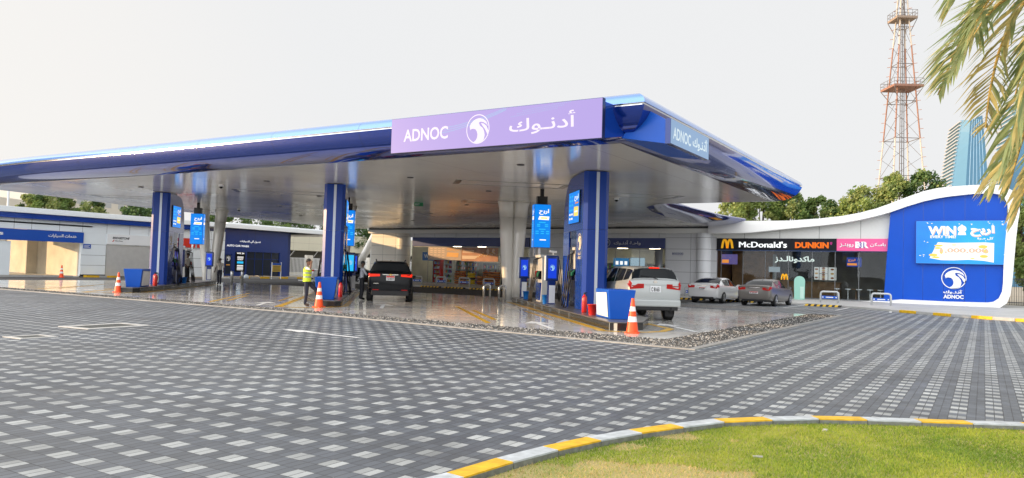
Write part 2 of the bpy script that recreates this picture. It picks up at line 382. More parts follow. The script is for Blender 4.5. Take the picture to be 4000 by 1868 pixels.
asph = simple("asphalt", (.05, .05, .053), (.085, .083, .08), .6, .75)
gravel_m = simple("gravel_bed", (.06, .058, .055), (.13, .125, .115), 9, .9, 30, 1.)
sidew = simple("pavement_slabs", (.40, .40, .385), (.52, .51, .49), .5, .6, 40, .2)
earth = simple("dry_ground", (.30, .26, .20), (.40, .36, .29), .1, .9)
soil = simple("lawn_soil", (.24, .27, .06), (.46, .36, .17), 1.1, .95, 50, .8)
def sheet(name, pts, z, mt):
    mb = MB(); mb.poly([(x, y, z) for x, y in pts]); return struct(mb.build(name, mt))
sheet("ground", [(-1500, -1500), (1500, -1500), (1500, 1500), (-1500, 1500)], -.02, earth)
sheet("paved_yard", [(-95, -40), (40, -40), (40, 47.5), (-95, 47.5)], 0, pav)
FC = [(-6.55, 17.5), (-18.4, 18.0), (-38.7, 18.1), (-52, 18.1), (-52, 30), (-47.2, 36.8), (-23.5, 36.2), (-6.45, 35.0)][::-1]
sheet("asphalt_lane", [(-59.8, 17.5), (-51.9, 17.5), (-51.9, 30), (-46.9, 36.7), (-23.5, 36.1), (-14.2, 35.5), (-14.2, 47.2), (-52, 47.2), (-52, 64), (-59.8, 64)], .004, asph)
sheet("forecourt_floor", FC, .008, conc)
# gravel band with a pale edging
GO = [(-5.35, 15.85), (-18.4, 17.15), (-38.7, 17.2), (-75, 17.3)]; GI = [(-6.55, 17.5), (-18.4, 18.0), (-38.7, 18.1), (-75, 18.1)]
sheet("gravel_strip", [GI[0], GI[1], GI[2], (-52, 18.1), (-75, 18.1), GO[3], GO[2], GO[1], GO[0], (-5.35, 35.6), (-6.45, 35.1)], .012, gravel_m)
mb = MB()
for a, b in zip(GO[:-1], GO[1:]): mb.ex([(a[0], a[1]-.17, 0), (b[0], b[1]-.17, 0), (b[0], b[1], 0), (a[0], a[1], 0)], (0, 0, .025))
mb.ex([(-5.35, 15.68, 0), (-5.17, 15.68, 0), (-5.17, 35.6, 0), (-5.35, 35.6, 0)], (0, 0, .026))
struct(mb.build("edging_kerb", simple("edging_concrete", (.25, .245, .235), (.33, .325, .31), .8, .75)))
mb = MB(); R_ = random.Random(3)
def peb(x, y, r, mi):
    a = R_.random()*6; q = [(x+r*cos(a+i*2.094)*R_.uniform(.7, 1.2), y+r*sin(a+i*2.094)*R_.uniform(.7, 1.2), .012) for i in range(3)]
    mb.add(q+[(x+R_.uniform(-.3, .3)*r, y+R_.uniform(-.3, .3)*r, .012+r*R_.uniform(.5, .9))], [(0, 1, 3), (1, 2, 3), (2, 0, 3)], mi)
for i in range(20000):
    t = R_.random()
    if t < .66:
        x = -5.4-R_.random()**1.4*42; f = (x+5.35)/(-18.4+5.35)
        yo = 15.85+(17.15-15.85)*min(f, 1); yi = 17.5+.5*min(f, 1); peb(x, R_.uniform(yo, yi), R_.uniform(.02, .045), R_.choice((0, 1, 1, 2, 2)))
    else: peb(R_.uniform(-6.5, -5.38), 16+19.3*R_.random()**1.3, R_.uniform(.02, .05), R_.choice((0, 1, 2, 2, 2)))  # right arm weighted darker: its shadow and wet put into the stone colours
stuff(tag(mb.build("gravel", [mat("stone_pale", (.42, .40, .37), .8), mat("stone_mid", (.15, .145, .135), .8), mat("stone_dark", (.055, .055, .055), .8)]), "grey and white pebbles filling the strip round the forecourt", "gravel"))
# pavement in front of the shops
SW = [(-52, 47.3), (-9, 47.3), (-6.6, 45.6), (-3.5, 42.6), (-1.2, 40.5), (1.2, 38.9), (6, 37), (16, 37), (16, 62), (-52, 62)]
mb = MB(); mb.prism(SW, -.01, .12); struct(mb.build("pavement", sidew, bevel=.02))
mb = MB()
ks = [(-3.5, 42.6), (-2.7, 41.87), (-1.95, 41.18), (-1.2, 40.5), (-.4, 39.97), (.4, 39.43), (1.2, 38.9), (2.4, 38.42), (3.6, 37.96), (4.8, 37.48), (6, 37)]
for i in range(len(ks)-1):
    a, b = V((*ks[i], 0)), V((*ks[i+1], 0)); t = (b-a).normalized(); nn = V((t.y, -t.x, 0))
    mb.ex([a+nn*.14, b+nn*.14, b-nn*.12, a-nn*.12], (0, 0, .135), 0 if i % 2 else 1)
struct(mb.build("painted_kerb", [mat("kerb_concrete", (.42, .42, .41), .7, noise=.1), yellow_paint], bevel=.012))
# lawn with its yellow and white kerb
KP = [(-3.05, -2), (-3.2, 1.2), (-3.27, 2.7), (-3.25, 4.15), (-3.2, 4.45), (-3.15, 5.03), (-3.06, 5.6), (-2.93, 6.16), (-2.76, 6.70), (-2.54, 7.22), (-2.29, 7.76), (-1.91, 8.21), (-1.52, 8.62), (-1.08, 8.92), (-.59, 9.21), (-.13, 9.48), (.37, 9.78), (.95, 9.98), (1.55, 10.1), (2.15, 10.2), (3.2, 10.3), (5, 10.3)]
sheet("lawn", KP+[(9, 10.3), (9, -6), (-3.2, -6)], .062, soil)
mb = MB(); W2 = .085
def kn(i):
    a = V(KP[max(i-1, 0)]); b = V(KP[min(i+1, len(KP)-1)]); t = (b-a).normalized(); return V((-t.y, t.x))
for i in range(len(KP)-1):
    a, b = V(KP[i]), V(KP[i+1]); na, nb = kn(i), kn(i+1); t = (b-a).normalized()*.004; y = i in (4+1-1, 6, 8, 11, 13, 15) 
    yel = i in (4, 6, 8, 10, 12, 14, 16, 18)
    q = [a+t-na*W2, b-t-nb*W2, b-t+nb*W2, a+t+na*W2]
    mb.ex([(p.x, p.y, -.01) for p in q], (0, 0, .117), 2)
    g = [a+t-na*(W2-.004), b-t-nb*(W2-.004), b-t+nb*(W2+.004), a+t+na*(W2+.004)]
    mb.ex([(p.x, p.y, .107) for p in g], (0, 0, .013), 1 if yel else 0)
    # painted road-side face
    mb.ex([(*(a+t+na*W2), 0), (*(b-t+nb*W2), 0), (*(b-t+nb*(W2+.004)), 0), (*(a+t+na*(W2+.004)), 0)], (0, 0, .107), 1 if yel else 0)
struct(mb.build("lawn_kerb", [mat("kerb_white", (.46, .50, .53), .65, noise=.28, scale=8, bump=.1), yellow_paint, mat("kerb_raw", (.17, .18, .16), .85, noise=.3, scale=18)]))
def inlawn(x, y):
    if y > 10.2: return False
    for i in range(len(KP)-1):
        if KP[i][1] <= y < KP[i+1][1]:
            f = (y-KP[i][1])/(KP[i+1][1]-KP[i][1]); return x > KP[i][0]+f*(KP[i+1][0]-KP[i][0])+.10
    return x > 3
from mathutils import noise as MN
vs, fs, mi = [], [], []; R_ = random.Random(11)
for i in range(330000):
    y = 4.2+6.1*R_.random(); x = -3.3+7.0*R_.random()
    if x > .72*y-1.2 or not inlawn(x, y): continue
    pn = MN.noise(V((x*.8, y*.8, 0)))+.35*MN.noise(V((x*4, y*4, 3)))
    bare = MN.noise(V((x*.55+4.2, y*1.1+1.7, 9)))+.4*MN.noise(V((x*2.5, y*2.5, 5))) + (.5 if abs(x+2.0) < .75 and 4.6 < y < 6.4 and x < -1.5 else 0)
    if bare > .42 and R_.random() < .55: continue
    h = R_.uniform(.012, .032)*(1-.3*max(0, bare)); a = R_.random()*pi; w = R_.uniform(.002, .0045); dx, dy = cos(a)*w, sin(a)*w; lx, ly = R_.uniform(-.022, .022), R_.uniform(-.022, .022)
    o = len(vs); vs += [(x-dx, y-dy, .060), (x+dx, y+dy, .060), (x+lx, y+ly, .062+h)]; fs.append((o, o+1, o+2))
    v = pn+R_.gauss(0, .35)+.25; mi.append(2 if bare > .38 and R_.random() < .7 else (0 if v < .1 else 1 if v < .62 else 3))
me = bpy.data.meshes.new("grass"); me.from_pydata(vs, [], fs)
def leafm(name, c, tr=.35):
    if name in MATS: return MATS[name]
    mm = mat(name, c, .55, noise=.2, scale=6); nt = mm.node_tree; b = nt.nodes["Principled BSDF"]; o = nt.nodes["Material Output"]
    t = nt.nodes.new("ShaderNodeBsdfTranslucent"); t.inputs[0].default_value = (*[min(1, x*1.3) for x in c], 1); s = nt.nodes.new("ShaderNodeMixShader"); s.inputs[0].default_value = tr
    nt.links.new(b.outputs[0], s.inputs[1]); nt.links.new(t.outputs[0], s.inputs[2]); nt.links.new(s.outputs[0], o.inputs[0]); return mm
for q in (leafm("grass_deep", (.135, .24, .02)), leafm("grass_mid", (.28, .37, .03)), leafm("grass_dry", (.58, .44, .2)), leafm("grass_yellow", (.40, .43, .06))): me.materials.append(q)
me.polygons.foreach_set("material_index", mi)
stuff(tag(link(me, "grass"), "short sunlit green and yellow turf inside the striped kerb", "grass"))
mb = MB(); mb.box((-1.62, 6.62, .075), (.08, .022, .012), .5); tag(mb.build("paper_scrap", mat("scrap", (.42, .41, .38), .8)), "small white scrap lying on the lawn near the yellow kerb", "litter")
mb = MB(); mb.loft([[(-1.35+a*.055*cos(t)*(.6+.4*s), 8.22+.03*sin(t)*(.6+.4*s), .062+z) for t in [k*.785 for k in range(8)]] for a, s, z in ((.6, .6, 0), (.6, .5, .012), (.6, .2, .022))], 0); tag(mb.build("paper_scrap", MATS["scrap"]), "crumpled pale scrap on the lawn just below the white kerb stones", "litter")
# markings
UD = V((-.66, .751, 0)).normalized(); ND = V((UD.y, -UD.x, 0)); RZ = atan2(-UD.x, UD.y)
def line(mb, a, b, w, z, mi=0):
    a, b = V((*a, z)), V((*b, z)); t = (b-a).normalized(); nn = V((t.y, -t.x, 0))*w/2; mb.poly([a+nn, b+nn, b-nn, a-nn], mi)
mb = MB()
for k in (0, 1, 2):
    o = V((-12.9*k, 0)); 
    for a, b in (((-18.42, 25.3), (-12.3, 18.5)), ((-16.4, 23.6), (-13.0, 19.9))):
        p, q = V(a)+o, V(b)+o; line(mb, p, q, .16, .012)
# the edge lines along the islands
for k, ox in enumerate((0, -12.9, -25.8)):
    p0 = V((-8.66+ox, 19.01, 0)); line(mb, (p0-ND*.2)[:2], (p0-ND*.2+UD*16.6)[:2], .26, .012); line(mb, (p0-ND*.75+UD*4)[:2], (p0-ND*.75+UD*9)[:2], .12, .012); line(mb, (p0+ND*2.1-UD*-.8)[:2], (p0+ND*2.1+UD*16.6)[:2], .2, .012)
    q_ = [p0-ND*.25+UD*.4, p0-ND*.25-UD*.15, p0+ND*.2-UD*.42, p0+ND*.9-UD*.42, p0+ND*1.45-UD*.1, p0+ND*2.1+UD*.9]
    for a_, b_ in zip(q_[:-1], q_[1:]): line(mb, a_[:2], b_[:2], .22, .0125)
struct(mb.build("yellow_lines", mat("floor_yellow", (.70, .40, .01), .3, noise=.2, scale=4)))
def arrow(mb, tail, head, w=.14, hw=.42, z=.013):
    a, b = V((*tail, z)), V((*head, z)); t = (b-a).normalized(); nn = V((t.y, -t.x, 0)); c = b-t*1.0
    mb.poly([a+nn*w/2, c+nn*w/2, c-nn*w/2, a-nn*w/2]); mb.poly([c+nn*hw, b, c-nn*hw])
mb = MB()
arrow(mb, (-22.55, 18.6), (-24.4, 20.7)); arrow(mb, (-19.04, 21.4), (-21.0, 23.75)); arrow(mb, (-10.0, 18.2), (-11.9, 20.3)); arrow(mb, (-6.75, 20.6), (-8.8, 23.1)); arrow(mb, (-35.6, 18.7), (-37.6, 21))
arrow(mb, (-11.64, 12.37), (-14.4, 12.6), .13, .22, .004)
for x in (-14.05, -11.5, -8.88, -6.35): line(mb, (x, 41.2), (x, 47.0), .12, .009)
line(mb, (-3.9, 41.6), (-4.1, 44.0), .12, .009); line(mb, (-14.05, 41.1), (-6.3, 41.1), .10, .010)
struct(mb.build("white_markings", white_paint))
# drain covers
def drain(lbl, c, w, d, rz):
    t = thing("drain_cover", lbl, "drain cover", (c[0], c[1], .002), rz, "drain covers in the paving")
    mb = MB(); f = .17 if w > .8 else .11
    for cc, dd in (((0, -d/2+f/2, .004), (w, f, .012)), ((0, d/2-f/2, .004), (w, f, .012)), ((-w/2+f/2, 0, .004), (f, d-2*f, .012)), ((w/2-f/2, 0, .004), (f, d-2*f, .012))): mb.box(cc, dd)
    mb.build("concrete_frame", mat("pale_concrete", (.52, .52, .50), .7, noise=.1, scale=10), t)
    mb = MB(); n = int((w-2*f)/.06)
    for i in range(n): mb.box((-w/2+f+(i+.5)*(w-2*f)/n, 0, .003), (.035, d-2*f, .008))
    mb.build("grate", mat("cast_iron", (.16, .165, .155), .6, .4, noise=.3, scale=30), t)
drain("large square drain cover in a wide white frame in the paving", (-17.35, 10.0), 1.05, 1.6, .1)
drain("small drain cover in a white frame at the left edge of the paving", (-15.85, 7.65), .62, .72, .06)

# ------------------------------------------------------------------ canopy
can = thing("station_canopy", "vast blue edged canopy with glossy white underside over the fuel islands", "canopy", (0, 0, 0))
SOF = [(-46.2, 18.9), (-30, 19.25), (-8.6, 19.3), (-8.6, 37.0), (-14.3, 37.0), (-15.6, 38.6), (-16.4, 41.4), (-17.0, 45.4), (-17.5, 51.9), (-17.5, 55.8), (-53.4, 55.8), (-53.2, 50.6), (-52.3, 40), (-50.1, 31.1)]
k = NT("soffit_metal", .12); k.b.inputs["Metallic"].default_value = .25; k.b.inputs["Specular IOR Level"].default_value = .6
mp = k.t.nodes.new("ShaderNodeMapping"); mp.inputs["Rotation"].default_value = (0, 0, RZ); mp.inputs["Scale"].default_value = (1, 5, 1); k.t.links.new(k.p, mp.inputs[0])
k.bump(k.noise(1.4, 3, mp.outputs[0]), .11, .03); k.rough(k.rng(k.noise(.25, 4), .3, .7, .09, .22))
xyz = k.sep(); j = k.math('LESS_THAN', k.math('PINGPONG', k.math('ADD', xyz[0], 3.3), 3.2), .012)
sofm = k.col(k.mix(j, k.mix(k.rng(k.noise(.3, 5), .3, .7, 0, 1), (.80, .79, .765), (.86, .85, .83)), (.5, .5, .49)))
mb = MB(); mb.prism(SOF, 5.2, 5.24); mb.build("soffit", sofm, can)
def sweep(mb, path, prof, mi=0, sc=None, z_add=None):
    P = [V((*p, 0)) for p in path]; rings = []
    for i, p in enumerate(P):
        d0 = (P[i]-P[i-1]).normalized() if i else None; d1 = (P[i+1]-P[i]).normalized() if i < len(P)-1 else None
        d0 = d0 or d1; d1 = d1 or d0; n0 = V((d0.y, -d0.x, 0)); n1 = V((d1.y, -d1.x, 0)); bis = (n0+n1).normalized(); bis = bis/max(.3, bis.dot(n0))
        s_ = sc[i] if sc else 1; rings.append([tuple(p+bis*o*s_+V((0, 0, z))) for o, z in prof])
    return mb.loft(rings, mi, cap=False, closed=False)
PL = [(0, 5.2), (.18, 5.21), (.42, 5.26), (.66, 5.36), (.86, 5.5), (1.02, 5.68), (1.12, 5.86), (1.15, 5.96)]
PS = [(1.15, 5.96), (1.06, 5.965), (1.06, 6.02), (1.16, 6.025)]
PU = [(1.16, 6.025), (1.15, 6.1), (1.08, 6.2), (.93, 6.31), (.70, 6.38), (.3, 6.42), (-3.0, 6.46)]
FP = [(-46.2, 18.9), (-44, 19.0), (-41, 19.1), (-38, 19.15), (-30, 19.25), (-20, 19.28), (-8.6, 19.3), (-8.6, 28), (-8.6, 37.0), (-11.5, 37.0), (-14.3, 37.0)]
fs_ = [.35, .7, .9, 1, 1, 1, 1, 1, 1, 1, .8]
for nm, pr_, mt in (("lower_fascia", PL, fascia_m), ("light_groove", PS, chrome), ("upper_fascia", PU, fascia_top)):
    mb = MB(); sweep(mb, FP, pr_, 0, fs_); o = mb.build(nm, mt, can); smooth_ang(o, 35)
# end cap at the rear right and rear fascia
full = PL+PS[1:]+PU[1:]
mb = MB()
mb = MB(); mb.poly([(-46, 20, 6.44), (-11.6, 22.3, 6.46), (-11.6, 36.7, 6.46), (-17, 46, 6.2), (-18.5, 55.6, 6.2), (-53, 55.6, 6.2), (-50, 31, 6.4)]); mb.build("roof_deck", roofw, can)
LP = [(-14.3, 36.75), (-15.6, 38.6), (-16.4, 41.4), (-17.0, 45.4), (-17.5, 51.9), (-17.5, 55.6)]
PLo = [(0, 5.2), (.25, 5.22), (.55, 5.30), (.8, 5.43), (.95, 5.58), (1.0, 5.72), (.97, 5.8), (.7, 5.92), (.2, 6.0), (-1.5, 6.1)]
mb = MB(); sweep(mb, LP, PLo, 0, [.45, .9, 1.25, 1.6, 2.2, 2.8]); o = mb.build("link_fascia", fascia_m, can); smooth_ang(o, 50)
mb = MB(); sweep(mb, [(-53.4, 55.6), (-53.2, 50.6), (-52.3, 40), (-50.1, 31.1), (-46.2, 18.9)], [(0, 5.2), (.1, 5.3), (.12, 5.7), (0, 6.4)]); mb.build("left_fascia", roofw, can)
# light panels, spots and cameras in the soffit
for (x, y) in ((-13.5, 22), (-19.7, 23.6), (-19.5, 29), (-27, 22.5), (-30, 28.5), (-36, 22.2), (-41, 27), (-25, 35), (-14, 30), (-35, 35), (-20, 38.5), (-31.5, 40), (-27, 46), (-38, 46), (-44, 40)): mb = MB(); mb.lathe([(.13, 5.17), (.13, 5.199)], (x, y, 0), 14); mb.build("spot", mat("dark_spot", (.05, .05, .055), .4), can)
for (x, y) in ((-17, 27), (-30.5, 26.5), (-42.5, 26), (-22, 34.5), (-36.5, 34.5), (-14, 32.5), (-29, 43), (-40, 43)):
    mb = MB(); a = 2.3; b = .75
    for (p, q, w) in (((-a, -b), (a, -b), .03), ((-a, b), (a, b), .03), ((-a, -b), (-a, b), .26), ((a, -b), (a, b), .26)):
        P = V((x, y, 0))+UD*p[1]*1.0+ND*p[0]; Q = V((x, y, 0))+UD*q[1]+ND*q[0]; t = (Q-P).normalized(); n_ = V((t.y, -t.x, 0))*w/2
        mb.ex([(*(P+n_)[:2], 5.185), (*(Q+n_)[:2], 5.185), (*(Q-n_)[:2], 5.185), (*(P-n_)[:2], 5.185)], (0, 0, .013))
    mb.build("light_panel_frame", mat("panel_trim", (.32, .32, .33), .18, .7), can)
def camera_dome(x, y, lbl):
    t = thing("security_camera", lbl, "camera", (x, y, 5.2), 0, "dome cameras under the canopy")
    MB().lathe([(.11, 0), (.11, -.06), (.09, -.07)], (0, 0, 0), 14, ax='z').build("mount", white_p, t); MB().lathe([(.085, -.07), (.08, -.12), (.05, -.155), (.005, -.165)], (0, 0, 0), 14).build("dome", black_gl, t, True)
camera_dome(-30.8, 23.0, "small black dome camera under the canopy left of the middle pylon")
camera_dome(-43.5, 34, "white dome camera hanging under the canopy near the car wash")
camera_dome(-15.2, 33.8, "white dome camera hanging under the canopy near the right rear corner")
# LED sign on the front fascia
F1 = Fr((0, 17.6, 0), (1, 0, 0), (0, -1, 0))
sg = thing("led_sign", "long lilac illuminated sign with white falcon emblem on the canopy front", "sign", (0, 0, 0))
mb = MB(); slab(mb, F1, -15.50, -8.36, 5.05, 6.11, 0, -.16); mb.build("casing", mat("sign_casing", (.02, .03, .10), .35, .3), sg)
mb = MB(); rect(mb, F1, -15.49, -8.37, 5.06, 6.10, .006); mb.build("screen", led_lav, sg)
mb = MB(); text(mb, "ADNOC", F1, -15.0, -13.32, 5.37, 5.75, .012, 0, .022); mb.build("lettering", led_pink, sg)
mb = MB(); text(mb, arab("أدنـوك"), F1, -11.20, -9.13, 5.30, 5.86, .012, 0, .012); mb.build("lettering", led_pink, sg)
mb = MB(); falcon(mb, F1, -12.26, 5.57, .425, .40, .012); mb.build("emblem", led_pink, sg)
mb = MB()
for k in range(3):
    for i in range(60):
        f = i/60; x = -13.6+2.3*f+.15*k; z = 5.55+.08*k+.5*f**1.5
        if z < 6.08: mb.poly([F1(x-.012, z-.006, .009), F1(x+.02, z-.006, .009), F1(x+.02, z+.008, .009), F1(x-.012, z+.008, .009)])
    for i in range(26):
        x = -11.15+1.5*i/26+.2*k; z = 5.83+.07*k+.12*i/26; mb.poly([F1(x-.008, z-.008, .009), F1(x+.008, z-.008, .009), F1(x+.008, z+.008, .009), F1(x-.008, z+.008, .009)])
mb.build("light_trails", led_cyan, sg)
# fairing between that sign and the fascia
mb = MB()
for s_, x0, x1 in ((0, -15.45, -8.42),):
    A = [(x0, 17.76, 5.08), (x1, 17.76, 5.08), (x1, 17.76, 6.05), (x0, 17.76, 6.05)]; B = [(x0-.5, 18.9, 5.3), (x1+.25, 18.9, 5.3), (x1+.25, 18.9, 6.0), (x0-.5, 18.9, 6.0)]
    mb.loft([A, B])
mb.build("sign_fairing", blue, can)
F2 = Fr((-6.9, 0, 0), (0, 1, 0), (1, 0, 0))
sg = thing("side_sign", "small pale blue sign with white lettering on the canopy right side", "sign", (0, 0, 0))
mb = MB(); slab(mb, F2, 18.62, 21.82, 4.98, 5.64, 0, -.14); mb.build("casing", blue_dark, sg)
mb = MB(); rect(mb, F2, 18.63, 21.81, 4.99, 5.63, .006); mb.build("screen", emit("led_slate", (.26, .42, .66), .8), sg)
mb = MB(); text(mb, "ADNOC", F2, 18.8, 20.2, 5.13, 5.45, .012, 0, .02); text(mb, arab("أدنـوك"), F2, 20.35, 21.7, 5.10, 5.53, .012, 0, .03); mb.build("lettering", emit("led_ice", (.72, .85, .9), .85), sg)
mb = MB(); A = [(-7.04, 18.64, 4.99), (-7.04, 21.8, 4.99), (-7.04, 21.8, 5.62), (-7.04, 18.64, 5.62)]; B = [(-8.3, 18.66, 5.22), (-8.3, 22.2, 5.22), (-7.6, 22.2, 5.95), (-7.6, 18.66, 5.95)]
mb.loft([A, B]); mb.build("sign_fairing", blue_flat, can)
# exit sign panel hanging behind pylon two
mb = MB(); F3 = Fr((-27.2, 33.0, 5.0), tuple(ND), tuple(-UD)); slab(mb, F3, 0, .5, 0, .2, 0, -.03); text(mb, "EXIT", F3, .06, .3, .05, .15, .003, 1)
tag(mb.build("exit_sign", [mat("exit_green", (.01, .25, .10), .4), white_sign]), "small green exit sign under the canopy right of the middle pylon", "sign")

# ------------------------------------------------------------------ V columns
def vcol(loc, lbl, lean, ang, top):
    t = thing("canopy_column", lbl, "column", (*loc, 0), ang, "paired columns holding the canopy")
    for s_ in (-1, 1):
        mb = MB(); b = V((s_*.20, 0, .0)); e = V((s_*lean, 0, 4.35)); 
        pts = [b+(e-b)*f for f in (0, .2, .5, .8, 1)]; mb.tube(pts, [.235, .27, .325, .365, .38], 20, 0); d = (e-b).normalized()
        mb.tube([e+d*.012, e+d*.45, e+d*.72, e+d*.9], [.385, .40, .44, .50], 20, 0)
        mb.build("leg", column_m, t, True)
    mb = MB()
    for s_ in (-1, 1): mb.box((s_*.20, 0, .01), (.62, .62, .02))
    mb.build("base_plate", steel, t)
vcol((-21.35, 34.2), "white paired column at the end of the right island, beside steel hoops", .36, .75, 0)
vcol((-33.9, 33.95), "grey paired column behind the middle blue pylon", .52, .85, 0)
vcol((-46.75, 34.3), "cream paired column near the car wash at the left island", .55, 1.0, 0)
# ------------------------------------------------------------------ islands and what stands on them (local x = right, y = away)
IZ = .24
def isl(k): return V((-8.66-12.9*(3-k), 19.01, 0))
def at(k, s, t, z=IZ): p = isl(k)+UD*s+ND*t; return (p.x, p.y, z)
isl_dark = mat("island_steel", (.028, .029, .03), .2, .3, noise=.15, scale=3)
isl_top = mat("island_top", (.13, .125, .12), .3, noise=.15, scale=2)
for k, lbl, P in ((3, "dark island plinth under the right blue pylon", [(0, 0), (.55, -.05), (1.07, .35), (1.95, 2.4), (1.95, 16.5), (0, 16.5)]),
                  (2, "dark island plinth under the middle blue pylon", [(1.05, .6), (1.75, .3), (1.95, .7), (1.95, 16.5), (.3, 16.5), (.3, 4.2)]),
                  (1, "dark island plinth under the left blue pylon", [(1.05, .6), (1.75, .3), (1.95, .7), (1.95, 16.5), (.3, 16.5), (.3, 4.2)])):
    t = thing("pump_island", lbl, "island", tuple(isl(k)), RZ, "raised fuel islands")
    mb = MB(); mb.prism(P, 0, IZ-.03); mb.build("plinth", isl_dark, t)
    cx = sum(p[0] for p in P)/len(P); mb = MB(); mb.prism([(x, y) for x, y in P], IZ-.029, IZ); mb.build("top_plate", isl_top, t, bevel=.012)
    for j in range(1, 9): MB().box((P[3][0]+.004 if k == 3 else 1.954, 1.0+j*1.75, .12), (.012, .05, .17)).build("joint_strip", steel, t); MB().box((-.004 if k == 3 else .296, 3.2+j*1.5, .12), (.012, .05, .17)).build("joint_strip", steel, t)
mb = MB(); p = isl(3); mb.ex([tuple(p+ND*-.012+UD*.02+V((0, 0, .01))), tuple(p+ND*.20-UD*.032+V((0, 0, .01))), tuple(p+ND*.21-UD*.01+V((0, 0, .01))), tuple(p+UD*.04+V((0, 0, .01)))], (0, 0, .2)); tag(mb.build("reflector_plate", mat("cream_reflector", (.62, .57, .45), .4)), "cream reflector plate on the front corner of the right island", "reflector")

def pylon(k, lbl):
    t = thing("fuel_pylon", lbl, "pylon", at(k, 5.9, 1.21), RZ, "tall blue fuel pylons")
    W, L, H = .46, 3.1, 4.93; c = .13
    prof = [(0, 0), (L, 0), (L-.02, H-1.5)] + [(L-.02-1.15*(1-cos(a)), H-1.5+1.45*sin(a)) for a in [i*pi/2/8 for i in range(1, 9)]] + [(0, H)]
    # long faces: closed side skins with a recess, front face with bevelled corners
    for s_ in (-1, 1):
        mb = MB(); x = s_*W
        def face(pts): mb.ex([(x-s_*.05, y, z) for y, z in pts], (s_*.05, 0, 0))
        ny0, ny1, nz = 1.05, 2.2, 2.85
        face([(c, 0), (ny0, 0), (ny0, nz), (c, nz)]); face([(ny1, 0), (L, 0), (L, nz), (ny1, nz)])
        up = [(c, nz+.012), (L, nz+.012)]+[q for q in prof if q[1] > nz+.02][0:9]+[(.4, H), (c, H-.02)]
        face(up); mb.build("side_cladding", blue, t)
    mb = MB(); core = [(0.02+c, .0), (L-.03, 0)]+[(y-.02, z-.01) for y, z in prof[2:-1]]+[(c, H-.01)]
    mb.ex([(-W+.30, y, z) for y, z in core], (2*W-.60, 0, 0)); mb.build("core", blue_dark, t)
    mb = MB()
    for z0, z1 in ((0, 2.85), (2.862, H)): mb.prism([(-W, c), (-W+c, 0), (W-c, 0), (W, c)], z0, z1)
    mb.build("front_cladding", blue_dark if False else mat("pylon_front_blue", (.003, .042, .30), .3, .0, spec=.3, noise=.06, scale=.6), t)
    mb = MB(); mb.box((.02, -.008, H/2+.01), (.11, .02, H-.06)); mb.build("silver_stripe", mat("stripe_alu", (.50, .56, .66), .35, .3), t)
    mb = MB(); mb.box((0, 1.0, H+.01), (.7, 1.6, .10)); mb.build("head_plate", isl_dark, t)
    for s_ in (-1, 1):
        fr = Fr((s_*W, 0, 0), (0, -s_, 0), (s_, 0, 0))
        a0, a1 = (-2.15, -.55) if s_ == 1 else (.55, 2.15)
        if s_ == 1: fr = Fr((W, 0, 0), (0, 1, 0), (1, 0, 0)); a0, a1 = .55, 2.15
        else: fr = Fr((-W, 0, 0), (0, -1, 0), (-1, 0, 0)); a0, a1 = -2.15, -.55
        mb = MB(); slab(mb, fr, a0, a1, 3.12, 4.32, .001, .045); sc = mb.build("screen", black_gl, t)
        mb = MB(); poster(mb, fr, a0+.02, a1-.02, 3.14, 4.30, .05, False); mb.build("advert", POST, sc)
        mb = MB(); q = -.55 if s_ == -1 else .55; falcon(mb, fr, q, 2.42, .30, .27, .006); text(mb, arab("أدنـوك"), fr, q-.2, q+.2, 1.93, 2.07, .006, 0, .03); text(mb, "ADNOC", fr, q-.2, q+.2, 1.80, 1.9, .006, 0, .03)
        mb.build("emblem", mat("emblem_cream", (.80, .72, .55), .35), t)
        # recess with hose rack
        mb = MB(); mb.box((s_*.22, 1.62, 1.75), (.30, .26, .75)); mb.box((s_*.24, 1.62, 2.2), (.34, .40, .10)); mb.build("hose_rack", mat("rack_cream", (.66, .62, .55), .35), t)
        mb = MB(); mb.box((s_*.30, 1.62, 1.33), (.26, .34, .22)); mb.box((s_*.44, 1.60, 1.2), (.06, .22, .34)); mb.build("nozzle_holder", black_gl, t)
        for j in range(3):
            y0 = 1.30+.28*j; mb = MB(); dz = .10+.08*j
            mb.tube([(s_*.38, 1.62, 2.12-.04*j), (s_*.56, y0-.04, 1.95), (s_*.66, y0-.12, 1.3), (s_*.74, y0-.22, .55), (s_*.74, y0-.16, dz), (s_*.76, y0+.02, -.05+.05*j), (s_*.74, y0+.2, dz+.04), (s_*.62, y0+.22, .6), (s_*.52, y0+.12, 1.18)], .021, 7)
            mb.build("hose", black, t, True)
            mb = MB(); mb.tube([(s_*.52, y0+.12, 1.18), (s_*.47, y0+.10, 1.32), (s_*.40, y0+.08, 1.40)], [.035, .045, .03], 8); mb.box((s_*.50, y0+.11, 1.27), (.07, .16, .10)); mb.build("nozzle", mat("nozzle_green", (.01, .16, .07), .4) if j != 1 else black, t)
    return t
pylon(3, "tall blue pylon with screen on the right island beside the silver car")
pylon(2, "tall blue pylon on the middle island behind the man in yellow vest")
pylon(1, "tall blue pylon with silver stripe on the left island")

